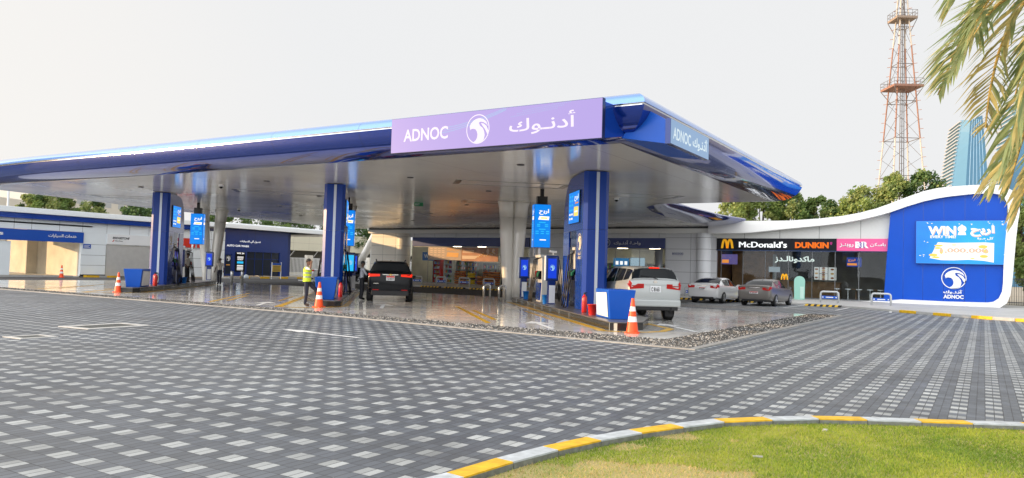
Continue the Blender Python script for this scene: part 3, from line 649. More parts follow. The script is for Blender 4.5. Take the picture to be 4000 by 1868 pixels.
# angular blue bins at the noses
def binb(k, s, t_, lbl):
    t = thing("squeegee_bin", lbl, "bin", at(k, s, t_), RZ, "angular blue bins on the island noses")
    mb = MB(); b = [(-.31, 0, 0), (.31, 0, 0), (.31, 1.45, 0), (-.31, 1.45, 0)]; tp = [(-.42, -.12, .86), (.42, -.12, .86), (.40, 1.25, .86), (-.40, 1.25, .86)]
    mb.loft([b, tp]); mb.build("body", blue_flat, t, bevel=.02)
    for s_ in (-1, 1):
        mb = MB(); f = lambda u, v: (s_*(.31+.11*v+.013), u*(1.45-.2*v)+(1-u)*(-.12*v), .86*v)
        q = [f(.10, .06), f(.92, .08), f(.90, .86), f(.10, .90)]; mb.poly(q if s_ > 0 else q[::-1]); mb.build("side_panel", mat("bin_panel_white", (.78, .79, .80), .25), t)
    mb = MB(); mb.box((0, .72, -.0), (.60, 1.4, .03)); mb.build("foot", black, t)
binb(3, 1.1, .64, "angular blue bin with white side panel beside the right traffic cone")
binb(2, 1.1, 1.35, "angular blue bin on the middle island beside the man in yellow vest")
binb(1, 1.3, 1.45, "angular blue bin on the left island beside a traffic cone")

def ext(k, s, t_, lbl):
    t = thing("fire_extinguisher", lbl, "fire extinguisher", at(k, s, t_), RZ+.6, "red fire extinguishers on the islands")
    MB().lathe([(.07, 0), (.085, .02), (.085, .46), (.07, .53), (.035, .57), (.03, .60)], (0, 0, 0), 16).build("cylinder", red_m, t, True)
    mb = MB(); mb.box((0, 0, .62), (.06, .04, .05)); mb.box((.05, 0, .66), (.14, .03, .02)); mb.build("valve", black_gl, t)
    mb = MB(); mb.tube([(0, 0, .63), (.12, .02, .62), (.17, .03, .45), (.15, .03, .2), (.12, .03, .1)], [.014, .014, .014, .016, .035], 7); mb.build("discharge_hose", black, t, True)
    return t
ext(3, 4.34, .42, "red fire extinguisher next to the red bucket by the right pylon")
ext(3, 4.5, .98, "second red fire extinguisher just behind the bucket, against the right pylon")
ext(2, 3.7, 1.75, "red fire extinguisher half hidden behind the middle blue bin")
ext(1, 4.3, 1.55, "red fire extinguisher at the foot of the left pylon")
ext(1, 3.6, 1.8, "red fire extinguisher just behind the left blue bin")
def bucket(k, s, t_, lbl, mt, h=.36, r=.16):
    t = thing("bucket", lbl, "bucket", at(k, s, t_), RZ, "buckets on the islands")
    MB().lathe([(r*.7, 0), (r, h), (r*1.06, h), (r*1.06, h-.02), (r*.93, h-.02), (r*.66, .02)], (0, 0, 0), 18, cap=False).build("shell", mt, t, True)
    mb = MB(); mb.tube([(r*cos(a), -.02, h-.02+.16*sin(a)*-.9) for a in [pi*i/8 for i in range(9)]], .006, 5); mb.build("handle", steel, t)
bucket(3, 3.05, .34, "red sand bucket between the blue bin and the right pylon", red_m, .34, .16)
bucket(3, 10.2, .35, "blue plastic bucket at the foot of the white fuel pump, right island", blue_plastic)
bucket(1, 9.2, 1.75, "blue plastic bucket near the man on the left island", blue_plastic)
bucket(3, 14.6, .35, "blue plastic bucket under the far payment screen, right island", blue_plastic)

def kiosk(k, s, t_, lbl, rz=0, screen=scr_deep, face=1):
    t = thing("payment_kiosk", lbl, "payment terminal", at(k, s, t_), RZ+rz, "payment terminals on posts")
    mb = MB(); mb.box((0, .05, .5), (.30, .16, 1.0)); mb.build("post", blue_dark, t, bevel=.01)
    mb = MB(); mb.box((.02, -.035, .42), (.24, .02, .7)); mb.build("post_cover", white_p, t)
    mb = MB(); mb.box((0, 0, 1.45), (.56, .17, 1.02)); o = mb.build("housing", mat("kiosk_blue", (.02, .05, .20), .2, .2, coat=.5), t, bevel=.06)
    mb = MB(); mb.box((-.255, .03, 1.45), (.06, .20, .98)); mb.build("edge_trim", white_p, t, bevel=.02)
    fr = Fr((0, -.085, 1.45), (1, 0, 0), (0, -1, 0)); mb = MB(); slab(mb, fr, -.17, .17, -.40, .38, .001, .006); sc = mb.build("screen", screen, t)
    mb = MB(); falcon(mb, fr, 0, .02, .12, .10, .009); mb.build("emblem", led_cyan, sc)
    mb = MB(); mb.box((0, .05, .012), (.36, .26, .024)); mb.build("foot", steel, t); return t
kiosk(3, 9.4, .40, "near payment terminal with blue screen left of the right pylon")
kiosk(3, 15.6, .40, "far payment terminal with blue screen by the right paired column")
kiosk(2, 9.4, 1.8, "payment terminal seen edge on just right of the middle pylon", .5, scr_cyan)
kiosk(2, 13.2, 1.8, "second payment terminal behind the first one on the middle island", .5)
kiosk(1, 9.3, 1.45, "payment terminal between the left pylon and the standing man", 0, scr_vio)
kiosk(1, 17.3, 1.3, "payment terminal beside the cream paired column, left island")

def dispenser(k, s, t_, lbl):
    t = thing("fuel_dispenser", lbl, "fuel pump", at(k, s, t_), RZ, "white fuel pumps")
    mb = MB(); mb.loft([[(-.30, 0, 0), (.30, 0, 0), (.30, .95, 0), (-.30, .95, 0)], [(-.25, .05, 1.0), (.25, .05, 1.0), (.25, .9, 1.0), (-.25, .9, 1.0)], [(-.27, .03, 1.9), (.27, .03, 1.9), (.27, .92, 1.9), (-.27, .92, 1.9)]]); mb.build("cabinet", mat("pump_white", (.62, .62, .60), .35), t, bevel=.02)
    mb = MB(); mb.box((0, .48, 1.96), (.74, 1.1, .12)); mb.build("hood", mat("pump_hood", (.66, .66, .64), .35), t, bevel=.02)
    mb = MB(); mb.box((.08, .03, 1.28), (.22, .05, .62)); mb.build("display", black_gl, t)
    for s_ in (-1, 1):
        mb = MB(); mb.box((s_*.30, .48, .45), (.06, .84, .75)); mb.build("side_door", blue, t)
        mb = MB(); mb.box((s_*.30, .48, 1.15), (.10, .70, .36)); mb.build("nozzle_cradle", black_gl, t)
        for j in range(3):
            y0 = .1+.3*j; mb = MB()
            mb.tube([(s_*.26, y0, 1.92), (s_*.5, y0-.05, 1.8), (s_*.58, y0-.08, 1.1), (s_*.66, y0-.1, .3), (s_*.68, y0, -.02), (s_*.66, y0+.14, .2), (s_*.52, y0+.12, .9), (s_*.42, y0+.06, 1.1)], .021, 7); mb.build("hose", black, t, True)
            mb = MB(); mb.tube([(s_*.42, y0+.06, 1.08), (s_*.40, y0+.06, 1.22), (s_*.34, y0+.05, 1.32)], [.035, .045, .03], 8); mb.build("nozzle", [mat("nozzle_green", (.01, .16, .07), .4), black, red_m][j], t)
    return t
dispenser(3, 11.6, .72, "white fuel pump with hanging hoses on the right island")
dispenser(2, 11.6, .95, "white fuel pump on the middle island behind the blue pylon")
dispenser(1, 11.4, .95, "white fuel pump behind the man standing on the left island")

def totem(k, s, t_, lbl):
    t = thing("advert_totem", lbl, "advertising screen", at(k, s, t_), RZ, "glowing blue screens hung over the pumps")
    for x in (-.27, -.05): mb = MB(); mb.box((x, .3, 2.25), (.09, .09, .56 if x < -.1 else .56)); mb.build("post", steel if x < -.1 else white_p, t)
    mb = MB(); mb.box((0, .25, 3.31), (.74, .50, 1.92)); mb.build("casing", mat("totem_case", (.01, .12, .55), .25), t, bevel=.015)
    for fr, a, b, nm in ((Fr((0, 0, 0), (1, 0, 0), (0, -1, 0)), -.355, .355, "front"), (Fr((-.37, .25, 0), (0, -1, 0), (-1, 0, 0)), -.24, .24, "l"), (Fr((.37, .25, 0), (0, 1, 0), (1, 0, 0)), -.24, .24, "r")):
        mb = MB(); poster(mb, fr, a, b, 2.37, 4.25, .006); mb.build("screen", POST, t)
    mb = MB(); mb.box((0, .25, 4.45), (.46, .3, .36)); mb.box((0, .25, 4.78), (.16, .16, .36)); mb.build("hanger", isl_dark, t)
    return t
totem(3, 12.6, .62, "hanging blue screen left of the right pylon, over the white pump")
totem(2, 12.6, 1.45, "blue screen seen edge on behind the right edge of the middle pylon")
totem(1, 12.6, 1.5, "hanging blue screen left of the cream paired column")
def pcam(k, s, t_, lbl):
    mb = MB(); mb.tube([(0, 0, 0), (0, 0, .12)], .02, 8); mb.tube([(-.16, .02, .16), (.12, -.02, .13)], .055, 12); mb.tube([(.12, -.02, .13), (.14, -.022, .128)], [.06, .06], 12)
    o = mb.build("pump_camera", white_p); o.location = at(k, s, t_, IZ+2.02); o.rotation_euler = (0, 0, RZ); tag(o, lbl, "camera", "bullet cameras on the pumps")
pcam(3, 11.7, .95, "white bullet camera on top of the right island's white pump"); pcam(1, 11.6, 1.0, "white bullet camera on top of the left island's white pump")

# traffic cones
def cone(loc, lbl, h=.92):
    t = thing("traffic_cone", lbl, "traffic cone", (*loc, .008), random.random(), "orange traffic cones")
    q = h/.92; mb = MB(); rr = lambda z: .165-.128*z/.92
    Z = [.03, .30, .44, .58, .70, .92]; mis = [0, 1, 0, 1, 0]
    for i in range(5): mb.lathe([(rr(Z[i])*q, Z[i]*q), (rr(Z[i+1])*q, Z[i+1]*q)], (0, 0, 0), 22, mis[i], cap=(i == 4))
    o = mb.build("body", [orange, mat("cone_white", (.80, .80, .80), .35)], t); smooth_ang(o, 60)
    mb = MB(); mb.prism([(.24*q*cos(a), .24*q*sin(a)) for a in [pi/4+i*pi/2+d for i in range(4) for d in (-.12, .12)]], 0, .03); mb.build("base", orange, t, bevel=.006)
    return t
cone((-7.87, 18.7), "orange and white cone at the nose of the right island"); cone((-20.67, 19.83), "orange and white cone at the feet of the man in yellow vest")
cone((-34.1, 20.15), "orange and white cone beside the left blue bin"); cone((-58.6, 30.2), "orange and white cone in front of the open service bay")
cone((-11.0, 49.3), "small yellow cone standing against the restaurant glass", .8)
scene_objs = [o for o in bpy.data.objects if o.name.startswith("traffic_cone")]
yc = scene_objs[-1]; yc["group"] = ""; del yc["group"]
for c in yc.children:
    c.data = c.data.copy(); 
    for i in range(len(c.data.materials)): c.data.materials[i] = mat("cone_yellow", (.75, .68, .03), .45)
# steel hoops and bollards at island ends
def hoop(loc, rz, lbl, h=.75, w=.4, grp="steel hoops at the island ends"):
    mb = MB(); r = .12; pts = [(-w/2, 0, 0), (-w/2, 0, h-r)]+[(-w/2+r-r*cos(a), 0, h-r+r*sin(a)) for a in (.5, 1.05, 1.57)]+[(w/2-r+r*sin(a), 0, h-r+r*cos(a)) for a in (0, .5, 1.05, 1.57)]+[(w/2, 0, 0)]
    mb.tube(pts, .055, 12); o = mb.build("guard_hoop", steel, None, True); o.location = (*loc, .008); o.rotation_euler = (0, 0, rz); return tag(o, lbl, "guard hoop", grp)
hoop((-21.9, 32.7), RZ+.5, "left steel hoop at the foot of the right paired column"); hoop((-20.7, 32.3), RZ+.5, "right steel hoop at the foot of the right paired column")
def boll(loc, lbl):
    mb = MB(); mb.lathe([(.10, 0), (.10, .86), (.085, .91), (.0, .915)], (0, 0, 0), 16); o = mb.build("bollard", steel, None, True); o.location = (*loc, .008); tag(o, lbl, "bollard", "steel bollards at the island ends")
boll((-44.2, 34.2), "left steel bollard behind the walking man"); boll((-44.0, 34.9), "right steel bollard behind the walking man"); boll((-32.2, 32.4), "front steel bollard between middle pylon and cap man"); boll((-32.5, 33.1), "rear steel bollard between middle pylon and cap man")
# ------------------------------------------------------------------ shop row along Y = 56
FS = Fr((0, 56, 0), (1, 0, 0), (0, -1, 0))
navy = mat("navy_sign", (.006, .022, .14), .3, .1, noise=.06, scale=.8)
inner_dark = mat("interior_dark", (.05, .047, .045), .6, noise=.2, scale=1.2)
inner_brown = mat("interior_timber", (.20, .105, .04), .5, noise=.3, scale=2.5)
inner_grey = mat("interior_grey", (.30, .31, .31), .6, noise=.1, scale=1)
def seams(mb, fr, xs, zs, x0, x1, z0, z1, d=.003, w=.018, mi=0):
    for x in xs: rect(mb, fr, x-w/2, x+w/2, z0, z1, d, mi)
    for z in zs: rect(mb, fr, x0, x1, z-w/2, z+w/2, d, mi)
shop = thing("convenience_store", "grey panelled shop with wide glazing at the back of the forecourt", "shop", (0, 0, 0))
def wall(nm, x0, x1, z0, z1, mt, xs, zs, d0=-.25, d1=0., par=shop):
    mb = MB(); slab(mb, FS, x0, x1, z0, z1, d0, d1, 0); seams(mb, FS, xs, zs, x0, x1, z0, z1, d1+.003, .02, 1); return mb.build(nm, [mt, seam_m], par)
ZS = (.91, 1.77, 2.66, 3.53, 4.40)
wall("left_wall", -51.42, -46.9, .1, 4.74, cream_p, (-49.9, -48.3), ZS)
wall("middle_wall", -33.2, -29.5, .1, 4.38, grey_p, (-31.4,), ZS[:4]); wall("right_wall", -20.97, -16.93, .1, 4.73, grey_p, (-18.94,), ZS)
wall("head_panel", -46.6, -20.98, 4.39, 4.74, grey_p, [-46+2.45*i for i in range(11)], (), -.3, .0)
mb = MB(); slab(mb, FS, -51.6, -14.4, 4.745, 5.10, -.4, .35); mb.build("eaves_band", roofw, shop, bevel=.03)
mb = MB(); slab(mb, FS, -51.6, -15.5, 5.101, 5.26, -.4, .22); mb.build("shadow_gap", seam_m, shop)
for nm, x, r, mt in (("left_pier", -47.27, .66, cream_p), ("right_pier", -17.9, .52, white_p)):
    mb = MB(); mb.lathe([(r, .1), (r, 4.745)], (x, 56, 0), 36); o = mb.build(nm, mt, shop, True); o.data.set_sharp_from_angle(angle=RD(50)) 
    mb = MB()
    for z in ZS: mb.lathe([(r+.003, z-.011), (r+.003, z+.011)], (x, 56, 0), 36, cap=False)
    mb.build("joint", seam_m, o)
mb = MB(); mb.lathe([(.32, .1), (.32, 3.5)], (-21.35, 55.6, 0), 24); o = mb.build("entrance_pillar", mat("pillar_grey", (.24, .25, .27), .3, .4), shop, True)
# glazing
def glazing(par, x0, x1, z0, z1, mull, y_d=-.05, nm="shop_window"):
    mb = MB(); rect(mb, FS, x0, x1, z0, z1, y_d); g = mb.build(nm, glass_sh, par)
    mb = MB()
    for x in mull: slab(mb, FS, x-.02, x+.02, z0, z1, y_d-.03, y_d+.02)
    slab(mb, FS, x0, x1, z0-.04, z0+.05, y_d-.03, y_d+.03); slab(mb, FS, x0, x1, z1-.05, z1, y_d-.03, y_d+.03); mb.build("mullions", mat("mullion", (.20, .21, .22), .3, .6), g); return g
glazing(shop, -46.1, -33.2, .15, 3.52, (-44.3, -43.7, -41, -38.6, -36.2)); glazing(shop, -29.5, -20.97, .15, 3.52, (-27.4, -25.2, -23.1))
# rooms behind
mb = MB(); Y0, Y1 = 56.35, 63
mb.poly([(-46.5, Y1, .13), (-20.9, Y1, .13), (-20.9, Y1, 4.3), (-46.5, Y1, 4.3)], 0)
mb.poly([(-46.5, Y0, .13), (-46.5, Y1, .13), (-46.5, Y1, 4.3), (-46.5, Y0, 4.3)], 0); mb.poly([(-20.9, Y0, .13), (-20.9, Y1, .13), (-20.9, Y1, 4.3), (-20.9, Y0, 4.3)], 0)
mb.poly([(-46.5, Y0, 3.75), (-20.9, Y0, 3.75), (-20.9, Y1, 3.75), (-46.5, Y1, 3.75)], 1); mb.poly([(-46.5, Y0, .13), (-20.9, Y0, .13), (-20.9, Y1, .13), (-46.5, Y1, .13)], 2)
mb.build("interior", [mat("shop_back_wall", (.42, .42, .38), .6, noise=.2, scale=1.), mat("shop_ceiling", (.55, .55, .52), .6), mat("shop_floor", (.35, .34, .32), .3)], shop)
mb = MB()
for x in range(-45, -21, 3):
    for y in (57.6, 59.6, 61.6): mb.box((x, y, 3.72), (.9, .16, .03))
mb.build("ceiling_light", emit("ceiling_tube", (1., .84, .58), 15), shop)
# signs of the shop
def shopsign(nm, lbl, x0, x1, z0, z1, mt, d=.14):
    t = thing(nm, lbl, "sign", (0, 0, 0)); mb = MB(); slab(mb, FS, x0, x1, z0, z1, -.1, d); mb.build("board", mt, t, bevel=.012); return t
shopsign("shop_sign", "plain navy sign band above the shop window with fruit and sacks", -46.12, -33.2, 3.55, 4.37, navy)
t = shopsign("shop_sign", "navy sign band with white Arabic lettering and palm emblem, by the silver car", -29.5, -20.97, 3.55, 4.37, navy)
mb = MB(); text(mb, arab("واحـة أدنـوك"), FS, -25.25, -22.95, 3.78, 4.16, .17, 0, .02); mb.build("lettering", mat("dim_white", (.60, .62, .68), .5), t)
mb = MB(); n = 28; cx, cz, r = -25.9, 3.98, .33
for i in range(n):
    a, b = 2*pi*i/n, 2*pi*(i+1)/n; mb.poly([FS(cx+cos(a)*r*.9, cz+sin(a)*r*.9, .17), FS(cx+cos(b)*r*.9, cz+sin(b)*r*.9, .17), FS(cx+cos(b)*r, cz+sin(b)*r, .17), FS(cx+cos(a)*r, cz+sin(a)*r, .17)])
rect(mb, FS, cx-.02, cx+.02, cz-.28, cz+.02, .17)
for i in range(9):
    a = -.3+i*(pi+.6)/8; mb.poly([FS(cx, cz, .17), FS(cx+cos(a-.08)*.2, cz+.02+sin(a-.08)*.2, .17), FS(cx+cos(a)*.24, cz+.02+sin(a)*.22, .17), FS(cx+cos(a+.08)*.2, cz+.02+sin(a+.08)*.2, .17)])
mb.build("emblem", MATS["dim_white"], t)
mb = MB(); text(mb, "800300", FS, -20.42, -19.52, 3.08, 3.26, .008, 0, .02); text(mb, arab("أدنـوك")+" I ADNOC", FS, -20.42, -19.55, 2.98, 3.04, .008, 0, .0); mb.build("phone_number", navy, shop)
# posters hung in the window
t = thing("window_banner", "wide copper tinted banner with gold lettering hung across the shop window", "banner", (0, 0, 0)); cop = mat("banner_copper", (.48, .22, .11), .3, noise=.25, scale=1.5); cop2 = mat("banner_grey", (.46, .34, .26), .3, noise=.15, scale=1.5); gold = mat("banner_gold", (.75, .36, .06), .35); pale = mat("banner_pale", (.72, .52, .36), .4)
mb = MB(); slab(mb, FS, -44.2, -40.42, 2.28, 3.48, .02, .05, 0); slab(mb, FS, -40.38, -36.4, 2.22, 3.46, .02, .05, 1); mb.build("panel", [cop2, cop], t)
mb = MB(); text(mb, "WIN", FS, -42.1, -41.3, 3.12, 3.42, .055, 0, .03); text(mb, arab('اربح'), FS, -41.25, -40.6, 3.1, 3.42, .055, 0, .03)
mb.poly([FS(-42.1, 2.6, .055), FS(-40.75, 2.55, .055), FS(-40.7, 2.95, .055), FS(-42.0, 3.0, .055)], 0)
for r in (3.3, 3.1, 2.95, 2.7, 2.45):
    for q in range(4): rect(mb, FS, -44.0+.46*q, -43.7+.46*q, r, r+.06, .055, 1)
for r in (3.15, 3.0): rect(mb, FS, -40.25, -39.0, r, r+.09, .055, 1)
mb.poly([FS(-40.3, 2.42, .055), FS(-38.9, 2.42, .055), FS(-38.4, 2.72, .055), FS(-40.3, 2.72, .055)], 1)
for q in range(26): mb.box(FS(-38.6+.08*q+.1*random.random(), 2.6+.35*random.random()+.008*q, .06), (.12, .02, .09), 0, q % 2)
for x in (-37.5, -36.9): mb.poly([FS(x+.16*cos(a), 3.15+.22*sin(a), .056) for a in [i*.52 for i in range(12)]], 1)
mb.build("print", [gold, pale], t)
t = thing("window_poster", "blue poster with white letters behind the left end of the shop glass", "poster", (0, 0, 0)); FQ = Fr((0, 56.6, 0), (1, 0, 0), (0, -1, 0))
mb = MB(); slab(mb, FQ, -45.4, -44.0, 2.2, 3.0, 0, .03); mb.build("panel", mat("poster_blue", (.02, .14, .5), .4), t); mb = MB(); text(mb, "WIN", FQ, -45.2, -44.2, 2.45, 2.8, .034, 0, .03); mb.build("lettering", white_sign, t)
# shelving and drinks coolers
PC = [(.5, .05, .03), (.6, .4, .05), (.1, .3, .1), (.6, .6, .58), (.05, .12, .4), (.45, .2, .08), (.25, .05, .2)]
PM = [mat("goods_%s" % n_, c, .5) for n_, c in zip(("red", "yellow", "green", "white", "blue", "tan", "plum"), PC)]
R_ = random.Random(21)
def shelf(x, y, w, h, lbl, body, nm="shelf_unit", cat="shelf"):
    t = thing(nm, lbl, cat, (x, y, .13), 0, "shelving inside the shop"); mb = MB()
    mb.box((-w/2+.03, .2, h/2), (.06, .5, h)); mb.box((w/2-.03, .2, h/2), (.06, .5, h)); mb.box((0, .44, h/2), (w-.12, .04, h)); n = int(h/.42)
    for i in range(n+1): mb.box((0, .2, .06+i*(h-.1)/n), (w-.12, .46, .03))
    mb.build("frame", body, t); mb = MB()
    for i in range(n):
        xx = -w/2+.12
        while xx < w/2-.16: ww = R_.uniform(.07, .16); hh = R_.uniform(.16, .32); mb.box((xx+ww/2, .12, .08+i*(h-.1)/n+hh/2), (ww*.92, .2, hh), 0, R_.randrange(7)); xx += ww
    mb.build("goods", PM, t)
for i, (x, w, h, lbl, b) in enumerate(((-44.2, .9, 2.2, "red drinks cooler at the left end of the shop window", red_m), (-43.0, 1.0, 2.3, "pale drinks cooler next to the red one inside the shop", white_p), (-41.6, 1.3, 2.2, "tall shelf of bottles behind the shop banner's left half", inner_grey), (-40.0, 1.4, 2.1, "shelf of mixed packets in the middle of the shop window", inner_grey), (-38.3, 1.6, 2.0, "low goods shelf behind the banner's right half", inner_grey), (-36.5, 1.4, 2.1, "goods shelf at the right end of the left shop window", inner_grey), (-34.6, 1.5, 2.1, "goods shelf behind the paired column", inner_grey))):
    shelf(x, 57.3+.25*(i % 3), w, h, lbl, b)
for x, lbl in ((-27.3, "pale rack seen through glass beside the right pylon"), (-24.6, "pale rack of packets above the silver car's bonnet"), (-22.9, "pale rack next to the grey entrance pillar")): shelf(x, 59.2, 1.8, 2.3, lbl, mat("rack_cream2", (.50, .49, .40), .5))
t = thing("menu_screen", "pair of glowing menu pictures above the coffee counter in the shop", "screen", (0, 0, 0)); FM = Fr((0, 58.4, 0), (1, 0, 0), (0, -1, 0))
mb = MB(); rect(mb, FM, -26.4, -25.0, 2.1, 2.8, 0, 0); rect(mb, FM, -24.9, -23.6, 2.15, 2.85, 0, 1); [rect(mb, FM, -26.2+.4*i, -25.95+.4*i, 2.25, 2.55, .01, 2) for i in range(3)]; mb.build("panel", [emit("menu_blue", (.03, .2, .45), .7), emit("menu_pale", (.35, .5, .6), .7), scr_white], t)
mb = MB(); mb.box((-24.8, 57.6, .65), (4.6, .7, 1.05)); mb.box((-24.8, 57.55, 1.2), (4.8, .85, .05)); tag(mb.build("counter", [inner_brown]), "coffee counter seen through the shop glass behind the silver car", "counter")
mb = MB(); mb.box((-22.4, 55.0, 1.55), (1.15, .7, .75)); mb.box((-22.4, 55.0, .65), (.9, .55, 1.06)); tag(mb.build("vending_cabinet", navy, bevel=.02), "navy cabinet standing before the grey entrance pillar", "cabinet")
# stacks of firewood bags
t = thing("firewood_bag", "orange brown net bag of firewood in the stacks outside the shop glass", "bag", (0, 0, 0), 0, "firewood bags stacked outside the shop")
mb = MB(); R_ = random.Random(4)
for i in range(15):
    a = R_.uniform(0, 6.28); y, z = .12*cos(a)*R_.random(), .09*sin(a)*R_.random(); mb.tube([(-.26, y, z), (.26, y+.02, z+.01)], R_.uniform(.035, .055), 6, R_.randrange(3))
mb.build("logs", [mat("wood_rust", (.42, .12, .03), .8, noise=.3, scale=20), mat("wood_tan", (.58, .27, .09), .8, noise=.3, scale=20), mat("wood_brown", (.19, .065, .025), .8, noise=.3, scale=20)], t)
mb = MB(); mb.lathe([(.02, -.31), (.12, -.25), (.135, 0), (.12, .25), (.02, .31)], (0, 0, 0), 9, 0, 'x', False); 
first = True; cnt = 0
for (x0, x1, h) in ((-40.6, -39.4, 1.35), (-38.1, -35.4, 1.35)):
    nx = int((x1-x0)/.58)
    for i in range(nx):
        hh = h-(.55*(1-min(1, (i+.5)/2)) if x0 > -39 else 0)
        for j in range(int(hh/.2)):
            for y in (55.35,):
                loc = (x0+.3+.58*i+R_.uniform(-.04, .04), y+R_.uniform(-.03, .03), .13+.11+.2*j)
                if first: t.location = loc; first = False
                else: d_ = dup(t, loc, R_.uniform(-.12, .12)+(pi if R_.random() < .5 else 0))
t = thing("sack_stack", "short stack of yellow and black sacks between the firewood piles", "sacks", (-38.75, 55.3, .13))
for j in range(5):
    mb = MB(); z = .03+.2*j; mb.loft([[(x*sx, y*sx, z+h_) for x, y in ((-.3, -.2), (0, -.24), (.3, -.2), (.34, 0), (.3, .2), (0, .24), (-.3, .2), (-.34, 0))] for sx, h_ in ((.8, 0), (1, .06), (1, .14), (.8, .19))]); mb.build("sack", [mat("sack_yellow", (.60, .42, .03), .6, noise=.3, scale=9), mat("sack_black", (.05, .045, .03), .6)][j % 3 == 2], t, True)
# leaning strut beyond the middle column
mb = MB(); a = V((-55.6, 57.5, .0)); b = V((-52.25, 57.5, 4.75)); mb.tube([a, b], [.30, .42], 18); tag(mb.build("leaning_strut", column_m, None, True), "thick white strut leaning right against the shop's left end", "strut")

# ------------------------------------------------------------------ restaurant with curved roof and blue feature wall
rest = thing("restaurant_building", "glazed restaurant with white wave roof and blue feature wall", "restaurant", (0, 0, 0))
LOW = [(-17.4, 4.69), (-15.8, 4.69), (-14.39, 4.74), (-11.71, 5.02), (-9.7, 5.21), (-8.2, 5.38), (-7.07, 5.6), (-6.1, 5.83), (-5.24, 6.08), (-4.3, 6.44), (-3.34, 6.75), (-2.6, 6.92), (-2.0, 7.02), (-.63, 7.16), (.4, 7.18)]
TOP = [(-17.4, 5.55), (-15.8, 5.58), (-14.39, 5.60), (-11.71, 5.59), (-9.7, 5.71), (-8.2, 5.87), (-7.07, 6.08), (-6.1, 6.34), (-5.24, 6.66), (-4.3, 7.05), (-3.34, 7.41), (-2.6, 7.58), (-2.0, 7.66), (-.63, 7.72), (.4, 7.73)]
END_O = [(1.0, 7.62), (1.5, 7.3), (1.82, 6.7), (1.85, 6.0), (1.75, 5.3), (1.66, 4.3), (1.55, 2.7), (1.47, 1.6), (1.38, .9), (1.2, .4), (.85, .12), (.42, .05), (-2, .07), (-5.5, .13), (-7.1, .15)]
END_I = [(.75, 7.1), (1.05, 6.9), (1.22, 6.5), (1.25, 5.9), (1.2, 5.3), (1.12, 4.3), (1.03, 2.7), (1.0, 1.6), (.95, 1.1), (.78, .68), (.5, .46), (.2, .40), (-2, .36), (-4.6, .38), (-5.3, .27)]
mb = MB(); O_ = TOP+END_O; I_ = LOW+END_I; FW = Fr((0, 55.25, 0), (1, 0, 0), (0, -1, 0)); n = len(O_)
for i in range(n-1):
    q = [O_[i], O_[i+1], I_[i+1], I_[i]]
    mb.poly([FW(*p, 0) for p in q][::-1]); mb.poly([FW(*O_[i], 0), FW(*O_[i], -9 if i < len(TOP)+7 else -.5), FW(*O_[i+1], -9 if i < len(TOP)+7 else -.5), FW(*O_[i+1], 0)]); mb.poly([FW(*I_[i], 0), FW(*I_[i+1], 0), FW(*I_[i+1], -1.0), FW(*I_[i], -1.0)])
o = mb.build("wave_roof", roofw, rest); smooth_ang(o, 30)
mb = MB(); mb.poly([FS(x, z, .012) for x, z in [(-16.9, 4.36), (-5.36, 4.36), (-5.2, 6.2)]+LOW[8::-1]]); seams(mb, FS, (), (), 0, 0, 0, 0)
for x, zt in ((-14.9, 4.75), (-12.4, 4.98), (-9.75, 5.2), (-7.1, 5.6)): rect(mb, FS, x-.012, x+.012, 4.36, zt, .016, 1)
mb.build("upper_panels", [mat("pearl_panel", (.66, .67, .65), .35, noise=.03), seam_m], rest)
# feature wall
mb = MB(); FWL = Fr((0, 55.55, 0), (1, 0, 0), (0, -1, 0))
WP = [(-5.62, .16), (-5.38, 4.34), (-5.24, 6.2), (-4.3, 6.55), (-3.34, 6.86), (-2.0, 7.14), (-.63, 7.25), (.6, 7.2), (1.2, 6.5), (1.22, 5.3), (1.1, 2.7), (.95, .8), (.3, .3), (-2, .25)]
mb.ex([FWL(x, z, 0) for x, z in WP], (0, .5, 0), 0); 
for x, a, b in ((-4.48, .3, 6.4), (-3.34, .3, 6.8), (-2.18, .3, 7.1), (-1.02, .3, 7.2), (.1, .3, 7.2)): rect(mb, FWL, x-.009, x+.009, a, b, .003, 1)
mb.build("feature_wall", [mat("feature_blue", (.003, .075, .50), .3, 0, spec=.22, noise=.05, scale=.9), blue_dark], rest)
mb = MB(); falcon(mb, FWL, -1.61, 1.86, .69, .69, .05); mb.build("emblem", white_sign, rest)
mb = MB(); text(mb, arab("أدنـوك"), FWL, -2.18, -1.09, .83, 1.12, .05, 0, .035, .045); text(mb, "ADNOC", FWL, -2.18, -1.07, .55, .80, .05, 0, .04, .045); mb.build("lettering", white_sign, rest)
# LED picture on it
sg = thing("led_screen", "big bright blue advertising screen with WIN lettering on the feature wall", "screen", (0, 0, 0))
FD = Fr((0, 55.3, 0), (1, 0, 0), (0, -1, 0)); mb = MB(); slab(mb, FD, -3.74, 1.40, 2.74, 5.50, -.2, 0); mb.build("casing", blue_dark, sg)
k = NT("led_picture_blue", .3); xyz = k.sep(); dx = k.math('SUBTRACT', xyz[0], -.6); dz = k.math('SUBTRACT', xyz[2], 4.1)
ang = k.math('ARCTAN2', dz, dx); ray_ = k.math('PINGPONG', ang, .14); rr = k.math('SQRT', k.math('ADD', k.math('MULTIPLY', dx, dx), k.math('MULTIPLY', dz, dz)))
f = k.math('ADD', k.rng(rr, 0, 2.6, 1, 0), k.rng(ray_, 0, .14, 0, .08)); cc = k.mix(f, (.003, .21, .80), (.006, .47, .93)); k.t.links.new(cc, k.b.inputs["Emission Color"]); k.b.inputs["Emission Strength"].default_value = 1.0; k.b.inputs["Base Color"].default_value = (.0, .05, .2, 1)
mb = MB(); rect(mb, FD, -3.72, 1.38, 2.76, 5.48, .004); pic = mb.build("picture", k.m, sg)
